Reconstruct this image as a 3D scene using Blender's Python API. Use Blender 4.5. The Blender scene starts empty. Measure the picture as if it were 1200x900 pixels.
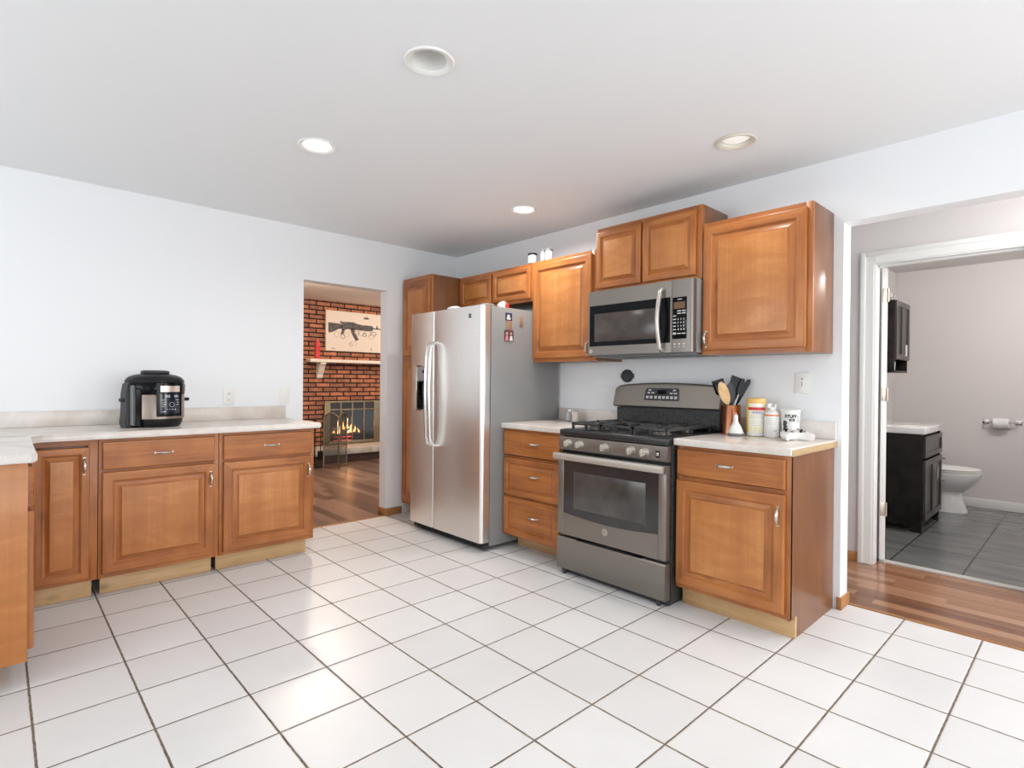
import bpy, bmesh, math, random
from mathutils import Vector, Matrix
random.seed(7)
C = bpy.context.scene.collection
PI = math.pi
R = math.radians

# ------------------------------------------------------------------ camera, world, exposure, daylight
CAM = Vector((-3.3185, -4.3603, 1.2091))
def make_camera():
    yaw, pitch, roll = R(43.149), R(-0.1916), R(0.5295)
    fw = Vector((math.sin(yaw)*math.cos(pitch), math.cos(yaw)*math.cos(pitch), math.sin(pitch)))
    r0 = Vector((math.cos(yaw), -math.sin(yaw), 0)); u0 = r0.cross(fw)
    r = r0*math.cos(roll)+u0*math.sin(roll); u = -r0*math.sin(roll)+u0*math.cos(roll)
    cd = bpy.data.cameras.new('camera'); cam = bpy.data.objects.new('camera', cd); C.objects.link(cam)
    m = Matrix((( r.x, u.x, -fw.x, CAM.x), (r.y, u.y, -fw.y, CAM.y), (r.z, u.z, -fw.z, CAM.z), (0,0,0,1)))
    cam.matrix_world = m
    cd.sensor_width = 36; cd.lens = 36*643.29/1200; cd.clip_start = .02; cd.clip_end = 60
    bpy.context.scene.camera = cam
make_camera()
vs = bpy.context.scene.view_settings
bpy.context.scene.display_settings.display_device = 'sRGB'
vs.view_transform = 'Standard'; vs.look = 'None'; vs.gamma = 1; vs.exposure = 0.02
vs.use_curve_mapping = False
W = bpy.data.worlds.new('world'); bpy.context.scene.world = W; W.use_nodes = True
W.node_tree.nodes['Background'].inputs[0].default_value = (.75, .87, 1, 1)
W.node_tree.nodes['Background'].inputs[1].default_value = 1.2

def area(name, loc, rot, sx, sy, power, color=(1, 1, 1), spread=PI):
    l = bpy.data.lights.new(name, 'AREA'); l.shape = 'RECTANGLE'; l.size = sx; l.size_y = sy
    l.energy = power; l.color = color; l.spread = spread
    o = bpy.data.objects.new(name, l); C.objects.link(o); o.location = loc; o.rotation_euler = rot
    return o
# daylight panels at unseen windows, added behind and left to light the room
area('added_daylight', (-2.5, -6.74, 1.45), (R(108), 0, 0), 3.2, 1.5, 78, (.93, .97, 1.0))            # faces +y
area('added_daylight', (-5.50, -4.1, 1.5), (R(108), 0, R(-90)), 2.6, 1.4, 13, (.93, .97, 1.0))       # faces +x
area('added_daylight', (-5.52, -1.55, 1.55), (R(104), 0, R(-90)), 1.5, 1.1, 27, (.93, .97, 1.0))  # panel at a further unseen window, added to brighten the stove wall
area('added_daylight', (.62, -6.74, 1.4), (R(90), 0, 0), .8, 1.5, 34, (.97, .98, 1.0))                     # added panel at an unseen hall end window
LIVING_P, BATH_P, CAN_P = 105, 46, 5

# ------------------------------------------------------------------ materials
def mat(name, col, rough=.5, metal=0., spec=.5, coat=0., emis=None, estr=0., aniso=0., alpha=1., trans=0.):
    m = bpy.data.materials.new(name); m.use_nodes = True
    b = m.node_tree.nodes['Principled BSDF']
    b.inputs['Base Color'].default_value = (*col, 1); b.inputs['Roughness'].default_value = rough
    b.inputs['Metallic'].default_value = metal; b.inputs['Specular IOR Level'].default_value = spec
    b.inputs['Coat Weight'].default_value = coat; b.inputs['Anisotropic'].default_value = aniso
    b.inputs['Transmission Weight'].default_value = trans
    if emis: b.inputs['Emission Color'].default_value = (*emis, 1); b.inputs['Emission Strength'].default_value = estr
    return m
class G:
    """tiny node graph helper"""
    def __init__(s, m): s.t = m.node_tree; s.b = s.t.nodes['Principled BSDF']
    def n(s, kind, **kw):
        nd = s.t.nodes.new(kind)
        for k, v in kw.items():
            if k.startswith('i_'):
                key = k[2:]; key = int(key) if key.isdigit() else key.replace('_', ' ')
                nd.inputs[key].default_value = v
            else: setattr(nd, k, v)
        return nd
    def l(s, a, b): s.t.links.new(a, b)
    def math(s, op, a, b=None, c=None):
        nd = s.t.nodes.new('ShaderNodeMath'); nd.operation = op
        for i, v in enumerate((a, b, c)):
            if v is None: continue
            if hasattr(v, 'links') or hasattr(v, 'is_linked'): s.l(v, nd.inputs[i])
            else: nd.inputs[i].default_value = v
        return nd.outputs[0]
    def ramp(s, fac, stops):
        nd = s.t.nodes.new('ShaderNodeValToRGB'); e = nd.color_ramp.elements
        while len(e) < len(stops): e.new(.5)
        for k, (p, c) in enumerate(stops): e[k].position = p; e[k].color = (*c, 1)
        s.l(fac, nd.inputs[0]); return nd.outputs[0]
    def mix(s, fac, a, b, mode='MIX'):
        nd = s.t.nodes.new('ShaderNodeMix'); nd.data_type = 'RGBA'; nd.blend_type = mode
        for sock, v in ((nd.inputs[0], fac), (nd.inputs[6], a), (nd.inputs[7], b)):
            if hasattr(v, 'is_linked'): s.l(v, sock)
            else: sock.default_value = v if not isinstance(v, tuple) or len(v) == 4 else (*v, 1)
        return nd.outputs[2]
    def coords(s, rnd=True):
        tc = s.n('ShaderNodeTexCoord'); out = tc.outputs['Object']
        if rnd:
            oi = s.n('ShaderNodeObjectInfo'); mu = s.math('MULTIPLY', oi.outputs['Random'], 37.)
            va = s.n('ShaderNodeVectorMath', operation='ADD'); s.l(out, va.inputs[0]); s.l(mu, va.inputs[1]); out = va.outputs[0]
        return out
    def bump(s, h, strength=.2, dist=.002):
        nd = s.n('ShaderNodeBump'); nd.inputs['Strength'].default_value = strength; nd.inputs['Distance'].default_value = dist
        s.l(h, nd.inputs['Height']); s.l(nd.outputs[0], s.b.inputs['Normal'])

def wood(name, axis, dark, mid, light, rough=.36):
    m = mat(name, mid, rough, coat=.08); g = G(m); co = g.coords()
    sc = [9., 9., 9.]; sc['xyz'.index(axis)] = .8
    mp = g.n('ShaderNodeMapping'); mp.inputs['Scale'].default_value = sc; g.l(co, mp.inputs[0])
    n1 = g.n('ShaderNodeTexNoise', i_Scale=1.6, i_Detail=6., i_Roughness=.62, i_Distortion=.5); g.l(mp.outputs[0], n1.inputs['Vector'])
    n2 = g.n('ShaderNodeTexNoise', i_Scale=3.2, i_Detail=3., i_Roughness=.5, i_Distortion=.8); g.l(co, n2.inputs['Vector'])
    sc2 = [90., 90., 90.]; sc2['xyz'.index(axis)] = 3.
    mp2 = g.n('ShaderNodeMapping'); mp2.inputs['Scale'].default_value = sc2; g.l(co, mp2.inputs[0])
    n3 = g.n('ShaderNodeTexNoise', i_Scale=1., i_Detail=3.); g.l(mp2.outputs[0], n3.inputs['Vector'])
    f = g.math('ADD', g.math('MULTIPLY', n1.outputs[0], .55), g.math('MULTIPLY', n2.outputs[0], .45))
    f = g.math('ADD', f, g.math('MULTIPLY', g.math('SUBTRACT', n3.outputs[0], .5), .30))
    col = g.ramp(f, [(.3, dark), (.5, mid), (.7, light)])
    # small knots
    vo = g.n('ShaderNodeTexVoronoi', i_Scale=3.1); g.l(mp3(g, co, axis), vo.inputs['Vector'])
    k = g.ramp(vo.outputs['Distance'], [(.0, (1, 1, 1)), (.05, (.6, .6, .6)), (.13, (0, 0, 0))])
    col = g.mix(g.math('MULTIPLY', k, .55), col, tuple(c*.28 for c in dark))
    g.l(col, g.b.inputs['Base Color'])
    g.bump(n3.outputs[0], .05, .001)
    return m
def mp3(g, co, axis):
    sc = [1.5, 1.5, 1.5]; sc['xyz'.index(axis)] = .9
    mp = g.n('ShaderNodeMapping'); mp.inputs['Scale'].default_value = sc; g.l(co, mp.inputs[0]); return mp.outputs[0]

WD, WM, WL = (.22, .064, .014), (.39, .130, .030), (.53, .205, .054)
w_v = wood('wood_upright_grain', 'z', WD, WM, WL)
w_x = wood('wood_grain_x', 'x', WD, WM, WL)
w_y = wood('wood_grain_y', 'y', WD, WM, WL)
def panel_wood():
    m = mat('wood_door_panel', (.6, .28, .1), .34, coat=.08); g = G(m); co = g.coords()
    mp = g.n('ShaderNodeMapping'); mp.inputs['Scale'].default_value = (7, 7, .35); g.l(co, mp.inputs[0])
    n1 = g.n('ShaderNodeTexNoise', i_Scale=1.3, i_Detail=3.); g.l(mp.outputs[0], n1.inputs['Vector'])
    mp2 = g.n('ShaderNodeMapping'); mp2.inputs['Scale'].default_value = (2.4, 2.4, 8.); mp2.inputs['Rotation'].default_value = (R(24), R(14), 0); g.l(co, mp2.inputs[0])
    n2 = g.n('ShaderNodeTexNoise', i_Scale=1.2, i_Detail=5., i_Roughness=.6, i_Distortion=.9); g.l(mp2.outputs[0], n2.inputs['Vector'])
    mp3_ = g.n('ShaderNodeMapping'); mp3_.inputs['Scale'].default_value = (70, 70, 2.5); g.l(co, mp3_.inputs[0])
    n3 = g.n('ShaderNodeTexNoise', i_Scale=1., i_Detail=3.); g.l(mp3_.outputs[0], n3.inputs['Vector'])
    f = g.math('ADD', g.math('MULTIPLY', n1.outputs[0], .45), g.math('MULTIPLY', n2.outputs[0], .55))
    f = g.math('ADD', f, g.math('MULTIPLY', g.math('SUBTRACT', n3.outputs[0], .5), .17))
    g.l(g.ramp(f, [(.30, (.37, .125, .030)), (.5, (.48, .180, .047)), (.70, (.61, .265, .082))]), g.b.inputs['Base Color'])
    return m
w_panel = panel_wood()
w_side = wood('wood_side_veneer', 'z', (.14, .050, .018), (.195, .075, .027), (.25, .10, .038), .3)
w_raw = wood('raw_plywood', 'x', (.46, .26, .11), (.62, .39, .19), (.72, .49, .27), .6)
w_rawy = wood('raw_plywood_y', 'y', (.46, .26, .11), (.62, .39, .19), (.72, .49, .27), .6)
w_trim = wood('oak_baseboard', 'x', (.27, .11, .035), (.40, .18, .06), (.5, .24, .09), .4)
w_trimy = wood('oak_baseboard_y', 'y', (.27, .11, .035), (.40, .18, .06), (.5, .24, .09), .4)

def paint(name, col, rough=.55, bump=.03):
    m = mat(name, col, rough, spec=.3); g = G(m); co = g.coords(False)
    n = g.n('ShaderNodeTexNoise', i_Scale=55., i_Detail=3.); g.l(co, n.inputs['Vector'])
    g.bump(n.outputs[0], bump, .001); return m
p_wall = paint('wall_paint', (.865, .872, .885), .5)
p_ceil = paint('ceiling_paint', (.86, .87, .88), .8)
p_hall = paint('hall_paint', (.70, .67, .66), .55)
p_living = paint('living_ceiling_paint', (.80, .72, .65), .8)
p_trim = mat('white_trim', (.84, .84, .82), .35)

def tile_floor():
    m = mat('white_floor_tile', (.8, .78, .76), .2, spec=.38); g = G(m); co = g.coords(False)
    sp = g.n('ShaderNodeSeparateXYZ'); g.l(co, sp.inputs[0]); S = .3086
    wob = g.n('ShaderNodeTexNoise', i_Scale=22., i_Detail=2.); g.l(co, wob.inputs['Vector'])
    wv = g.math('MULTIPLY', g.math('SUBTRACT', wob.outputs[0], .5), .010)
    def dist(o, off):
        v = g.math('ADD', g.math('DIVIDE', o, S), off+40.)
        v = g.math('ADD', v, wv)
        fr = g.math('FRACT', v); return g.math('MULTIPLY', g.math('MINIMUM', fr, g.math('SUBTRACT', 1., fr)), S), g.math('FLOOR', v)
    dx, ix = dist(sp.outputs[0], 10.449); dy, iy = dist(sp.outputs[1], 1.95)
    gx = g.ramp(g.math('MULTIPLY', dx, 100.), [(.30, (1, 1, 1)), (.48, (0, 0, 0))])
    gy = g.ramp(g.math('MULTIPLY', dy, 100.), [(.28, (1, 1, 1)), (.43, (0, 0, 0))])
    gr = g.math('MAXIMUM', gx, gy)
    cb = g.n('ShaderNodeCombineXYZ'); g.l(ix, cb.inputs[0]); g.l(iy, cb.inputs[1])
    wn = g.n('ShaderNodeTexWhiteNoise', noise_dimensions='3D'); g.l(cb.outputs[0], wn.inputs['Vector'])
    n = g.n('ShaderNodeTexNoise', i_Scale=6., i_Detail=4.); g.l(co, n.inputs['Vector'])
    f = g.math('ADD', g.math('MULTIPLY', wn.outputs['Value'], .5), g.math('MULTIPLY', n.outputs[0], .5))
    tc = g.ramp(f, [(.2, (.70, .69, .685)), (.8, (.765, .76, .755))])
    n2 = g.n('ShaderNodeTexNoise', i_Scale=40., i_Detail=4.); g.l(co, n2.inputs['Vector'])
    gc = g.ramp(n2.outputs[0], [(.35, (.11, .08, .055)), (.65, (.24, .19, .14))])
    g.l(g.mix(gr, tc, gc), g.b.inputs['Base Color'])
    g.l(g.math('ADD', g.math('MULTIPLY', gr, .6), g.math('MULTIPLY', g.math('ADD', wn.outputs['Value'], 3.6), .085)), g.b.inputs['Roughness'])
    hx = g.ramp(g.math('MULTIPLY', g.math('MINIMUM', dx, dy), 100.), [(.2, (0, 0, 0)), (.9, (1, 1, 1))])
    n4 = g.n('ShaderNodeTexNoise', i_Scale=3.5, i_Detail=1.); g.l(co, n4.inputs['Vector'])
    g.bump(g.math('ADD', hx, g.math('MULTIPLY', n4.outputs[0], .9)), .5, .0022)
    return m
def plank_floor(name, cols, wdt=.085, ln=1.1, rough=.25):
    m = mat(name, cols[1], rough); g = G(m); co = g.coords(False)
    sp = g.n('ShaderNodeSeparateXYZ'); g.l(co, sp.inputs[0])
    u = g.math('ADD', g.math('DIVIDE', sp.outputs[0], wdt), 100.); iu = g.math('FLOOR', u); fu = g.math('FRACT', u)
    w1 = g.n('ShaderNodeTexWhiteNoise', noise_dimensions='1D'); g.l(iu, w1.inputs['W'])
    v = g.math('ADD', g.math('DIVIDE', sp.outputs[1], ln), g.math('MULTIPLY', w1.outputs['Value'], 7.)); iv = g.math('FLOOR', v); fv = g.math('FRACT', v)
    cb = g.n('ShaderNodeCombineXYZ'); g.l(iu, cb.inputs[0]); g.l(iv, cb.inputs[1])
    w2 = g.n('ShaderNodeTexWhiteNoise', noise_dimensions='3D'); g.l(cb.outputs[0], w2.inputs['Vector'])
    mp = g.n('ShaderNodeMapping'); mp.inputs['Scale'].default_value = (34, 1.6, 1); g.l(co, mp.inputs[0])
    va = g.n('ShaderNodeVectorMath', operation='ADD'); g.l(mp.outputs[0], va.inputs[0]); g.l(g.math('MULTIPLY', w2.outputs['Value'], 50.), va.inputs[1])
    n = g.n('ShaderNodeTexNoise', i_Scale=1., i_Detail=5., i_Roughness=.6); g.l(va.outputs[0], n.inputs['Vector'])
    f = g.math('ADD', g.math('MULTIPLY', w2.outputs['Value'], .55), g.math('MULTIPLY', n.outputs[0], .5))
    col = g.ramp(f, [(.18, cols[0]), (.5, cols[1]), (.85, cols[2])])
    e = g.math('MINIMUM', g.math('MULTIPLY', g.math('MINIMUM', fu, g.math('SUBTRACT', 1., fu)), wdt), g.math('MULTIPLY', g.math('MINIMUM', fv, g.math('SUBTRACT', 1., fv)), ln))
    ed = g.ramp(g.math('MULTIPLY', e, 100.), [(.05, (1, 1, 1)), (.13, (0, 0, 0))])
    g.l(g.mix(g.math('MULTIPLY', ed, .6), col, tuple(c*.3 for c in cols[0])), g.b.inputs['Base Color'])
    return m
def slate_tile():
    m = mat('dark_grey_tile', (.14, .14, .14), .22); g = G(m); co = g.coords(False)
    sp = g.n('ShaderNodeSeparateXYZ'); g.l(co, sp.inputs[0])
    mp = g.n('ShaderNodeMapping'); mp.inputs['Scale'].default_value = (7, 1.6, 1); g.l(co, mp.inputs[0])
    n = g.n('ShaderNodeTexNoise', i_Scale=1.5, i_Detail=6., i_Roughness=.6, i_Distortion=.6); g.l(mp.outputs[0], n.inputs['Vector'])
    col = g.ramp(n.outputs[0], [(.3, (.12, .124, .125)), (.5, (.16, .165, .167)), (.72, (.205, .207, .21))])
    v = g.math('FRACT', g.math('ADD', g.math('DIVIDE', g.math('SUBTRACT', sp.outputs[1], -3.777), .392), 20.))
    d = g.math('MULTIPLY', g.math('MINIMUM', v, g.math('SUBTRACT', 1., v)), 39.2)
    u = g.math('FRACT', g.math('ADD', g.math('DIVIDE', g.math('SUBTRACT', sp.outputs[0], 3.03), 1.3), 20.))
    d2 = g.math('MULTIPLY', g.math('MINIMUM', u, g.math('SUBTRACT', 1., u)), 130.)
    e = g.ramp(g.math('MINIMUM', d, d2), [(.38, (1, 1, 1)), (.6, (0, 0, 0))])
    n2 = g.n('ShaderNodeTexNoise', i_Scale=1.3); g.l(co, n2.inputs['Vector'])
    gc = g.ramp(sp.outputs[1], [(0, (.035, .03, .028)), (1, (.035, .03, .028))])
    g.l(g.mix(e, col, gc), g.b.inputs['Base Color']); return m
def laminate():
    m = mat('laminate', (.7, .64, .59), .25); g = G(m); co = g.coords(False)
    n1 = g.n('ShaderNodeTexNoise', i_Scale=5., i_Detail=6., i_Roughness=.65, i_Distortion=.7); g.l(co, n1.inputs['Vector'])
    n2 = g.n('ShaderNodeTexNoise', i_Scale=140., i_Detail=2.); g.l(co, n2.inputs['Vector'])
    f = g.math('ADD', g.math('MULTIPLY', n1.outputs[0], .75), g.math('MULTIPLY', n2.outputs[0], .25))
    g.l(g.ramp(f, [(.32, (.62, .53, .46)), (.5, (.71, .645, .59)), (.68, (.79, .745, .71))]), g.b.inputs['Base Color']); return m
def brick():
    m = mat('brick', (.4, .16, .08), .85, spec=.2); g = G(m); co = g.coords(False)
    sp = g.n('ShaderNodeSeparateXYZ'); g.l(co, sp.inputs[0]); cb = g.n('ShaderNodeCombineXYZ')
    nz = g.n('ShaderNodeTexNoise', i_Scale=9., i_Detail=2.); g.l(co, nz.inputs['Vector'])
    w = g.math('MULTIPLY', g.math('SUBTRACT', nz.outputs[0], .5), .012)
    g.l(g.math('ADD', g.math('ADD', sp.outputs[0], sp.outputs[1]), w), cb.inputs[0]); g.l(g.math('ADD', sp.outputs[2], w), cb.inputs[1])
    bt = g.n('ShaderNodeTexBrick'); bt.offset = .5
    for k, v in (('Scale', 1.), ('Mortar Size', .0105), ('Mortar Smooth', .2), ('Bias', 0.), ('Brick Width', .226), ('Row Height', .0690)): bt.inputs[k].default_value = v
    bt.inputs['Color1'].default_value = (.46, .185, .10, 1); bt.inputs['Color2'].default_value = (.25, .115, .08, 1); bt.inputs['Mortar'].default_value = (.018, .014, .013, 1)
    g.l(cb.outputs[0], bt.inputs['Vector'])
    n = g.n('ShaderNodeTexNoise', i_Scale=14., i_Detail=5.); g.l(co, n.inputs['Vector'])
    hv = g.ramp(n.outputs[0], [(.3, (.7, .68, .66)), (.7, (1.25, 1.2, 1.15))])
    g.l(g.mix(1., bt.outputs['Color'], hv, 'MULTIPLY'), g.b.inputs['Base Color'])
    g.bump(g.math('SUBTRACT', g.math('MULTIPLY', n.outputs[0], .3), bt.outputs['Fac']), .8, .006); return m
def brushed(name, col, rough, axis='z', metal=1., amt=.025):
    m = mat(name, col, rough, metal); g = G(m); co = g.coords(False)
    sc = [260., 260., 260.]; sc['xyz'.index(axis)] = 2.
    mp = g.n('ShaderNodeMapping'); mp.inputs['Scale'].default_value = sc; g.l(co, mp.inputs[0])
    n = g.n('ShaderNodeTexNoise', i_Scale=1., i_Detail=2.); g.l(mp.outputs[0], n.inputs['Vector'])
    c1 = tuple(c*.98 for c in col); c2 = tuple(min(1, c*1.02) for c in col)
    g.l(g.ramp(n.outputs[0], [(.3, c1), (.7, c2)]), g.b.inputs['Base Color']); return m
def mottled(name, c1, c2, rough=.5, scale=8., metal=0., lo=.35, hi=.65):
    m = mat(name, c1, rough, metal); g = G(m); n = g.n('ShaderNodeTexNoise', i_Scale=scale, i_Detail=5.); g.l(g.coords(), n.inputs['Vector'])
    g.l(g.ramp(n.outputs[0], [(lo, c1), (hi, c2)]), g.b.inputs['Base Color']); return m

m_tile = tile_floor(); m_hallfl = plank_floor('hall_planks', ((.13, .05, .025), (.27, .125, .065), (.42, .23, .135)), .078, .95, .2)
m_livfl = plank_floor('living_planks', ((.07, .040, .030), (.15, .088, .062), (.27, .175, .13)), .09, 1.2, .3)
m_slatefl = slate_tile(); m_lam = laminate(); m_brick = brick()
m_steel = brushed('stainless_steel', (.90, .885, .865), .34, 'y')
m_steelh = mat('polished_steel', (.80, .79, .77), .16, 1.)
m_fside = mat('grey_enamel', (.27, .266, .26), .40, 0)
m_slate = brushed('slate_steel', (.25, .225, .20), .34, 'y', .7)
m_slatel = brushed('light_slate_steel', (.27, .24, .21), .36, 'y', .7)
m_slateh = mat('champagne_steel', (.60, .565, .51), .34, .7)
m_nickel = mat('satin_nickel', (.60, .565, .51), .24, 1.)
m_chrome = mat('chrome', (.85, .85, .85), .08, 1.)
m_black = mat('black_plastic', (.009, .009, .010), .4, spec=.25)
m_blackg = mat('black_gloss', (.005, .005, .006), .12, spec=.14)
m_iron = mottled('cast_iron', (.022, .022, .022), (.055, .055, .056), .36, 60)
m_enamel = mat('black_enamel', (.022, .022, .023), .28)
m_oveng = mat('oven_glass', (.035, .033, .034), .09, coat=.4)
m_ovenin = mottled('oven_window_view', (.045, .041, .038), (.09, .082, .075), .2, 5)
m_mwin = mottled('microwave_window', (.045, .034, .030), (.075, .058, .05), .2, 9)
m_dgrey = mat('dark_grey_plastic', (.045, .045, .05), .42, spec=.3)
m_grey = mat('grey_plastic', (.17, .17, .17), .45)
m_white = mat('white_plastic', (.84, .83, .80), .3)
m_porc = mat('white_porcelain', (.82, .82, .81), .1, coat=.3)
m_print = mat('white_print', (.62, .61, .58), .5)
m_ivory = mat('outlet_ivory', (.85, .84, .80), .35)
m_slot = mat('slot_dark', (.10, .09, .08), .6)
m_amber = mat('amber_display', (.16, .08, .035), .2)
m_copper = brushed('copper', (.70, .30, .17), .24, 'z', 1., .08)
m_wspoon = mottled('bamboo', (.62, .36, .15), (.78, .52, .26), .5, 20)
m_red = mat('red_plastic', (.62, .03, .025), .4)
m_orange = mat('orange_print', (.80, .22, .07), .5)
m_yellow = mat('yellow_label', (.83, .64, .12), .4)
m_cap = mat('yellow_orange_cap', (.86, .50, .14), .35)
m_pink = mat('pink_print', (.80, .25, .33), .5); m_skin = mat('photo_skin_print', (.72, .45, .33), .5)
m_navy = mat('navy_print', (.03, .04, .10), .5); m_brown = mat('brown_ribbon', (.36, .22, .15), .7)
m_blackw = mottled('espresso_wood', (.006, .005, .005), (.018, .014, .013), .3, 12)
m_blackw.node_tree.nodes['Principled BSDF'].inputs['Specular IOR Level'].default_value = .22
m_blackf = mat('espresso_front', (.035, .029, .027), .28, spec=.4)
m_paper = mat('paper', (.85, .85, .84), .9, spec=.1)
m_stone = mottled('hearth_stone', (.40, .36, .31), (.55, .50, .44), .7, 10)
m_sootbrick = mottled('hearth_base_brick', (.035, .016, .013), (.07, .03, .022), .85, 9)
m_brass = mottled('antique_brass', (.26, .21, .13), (.36, .29, .18), .35, 25, .9)
m_soot = mottled('sooty_firebrick', (.02, .018, .017), (.05, .045, .042), .9, 7)
m_log = mottled('charred_log', (.02, .014, .012), (.16, .10, .07), .9, 18)
m_flame = mat('flame', (1, .5, .15), .5, emis=(1, .40, .10), estr=5.)
m_flamec = mat('flame_core', (1, .8, .5), .5, emis=(1, .70, .35), estr=9.)
m_ember = mat('glowing_ember', (.5, .05, .03), .6, emis=(1, .10, .07), estr=1.8)
m_canvas = mat('canvas', (.72, .63, .54), .8); m_ink = mottled('charcoal_ink', (.05, .045, .045), (.13, .12, .115), .8, 40)
m_ink2 = mat('grey_ink_wash', (.30, .27, .245), .8)
m_cream = mat('cream_paint', (.72, .64, .55), .5)
m_lampon = mat('lamp_glow', (1, 1, 1), .5, emis=(1, .97, .92), estr=7.)
m_lampdim = mat('lamp_lens', (.9, .9, .86), .4, emis=(1, .98, .92), estr=.35)
m_trimring = mat('lamp_trim_white', (.86, .85, .82), .3); m_trimbeige = mat('lamp_trim_beige', (.72, .66, .56), .4)
m_redc = mottled('red_wax', (.50, .02, .03), (.62, .05, .05), .35, 8)
m_spice = mat('spice_brown', (.26, .12, .06), .7)
def screen_mat():
    m = mat('glass_tint', (.08, .09, .09), .1); g = G(m)
    tr = g.n('ShaderNodeBsdfTransparent'); tr.inputs[0].default_value = (.86, .86, .84, 1); gl = g.n('ShaderNodeBsdfGlossy'); gl.inputs['Roughness'].default_value = .08
    mx = g.n('ShaderNodeMixShader', i_0=.05); g.l(tr.outputs[0], mx.inputs[1]); g.l(gl.outputs[0], mx.inputs[2])
    g.l(mx.outputs[0], g.t.nodes['Material Output'].inputs['Surface']); return m
m_glass = screen_mat()
def mesh_mat():
    m = mat('wire_mesh', (.10, .09, .08), .5, .6); g = G(m)
    tr = g.n('ShaderNodeBsdfTransparent'); mx = g.n('ShaderNodeMixShader', i_0=.62); g.l(tr.outputs[0], mx.inputs[1]); g.l(g.b.outputs[0], mx.inputs[2])
    g.l(mx.outputs[0], g.t.nodes['Material Output'].inputs['Surface']); return m
m_mesh = mesh_mat()
m_jarglass = m_glass

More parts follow.
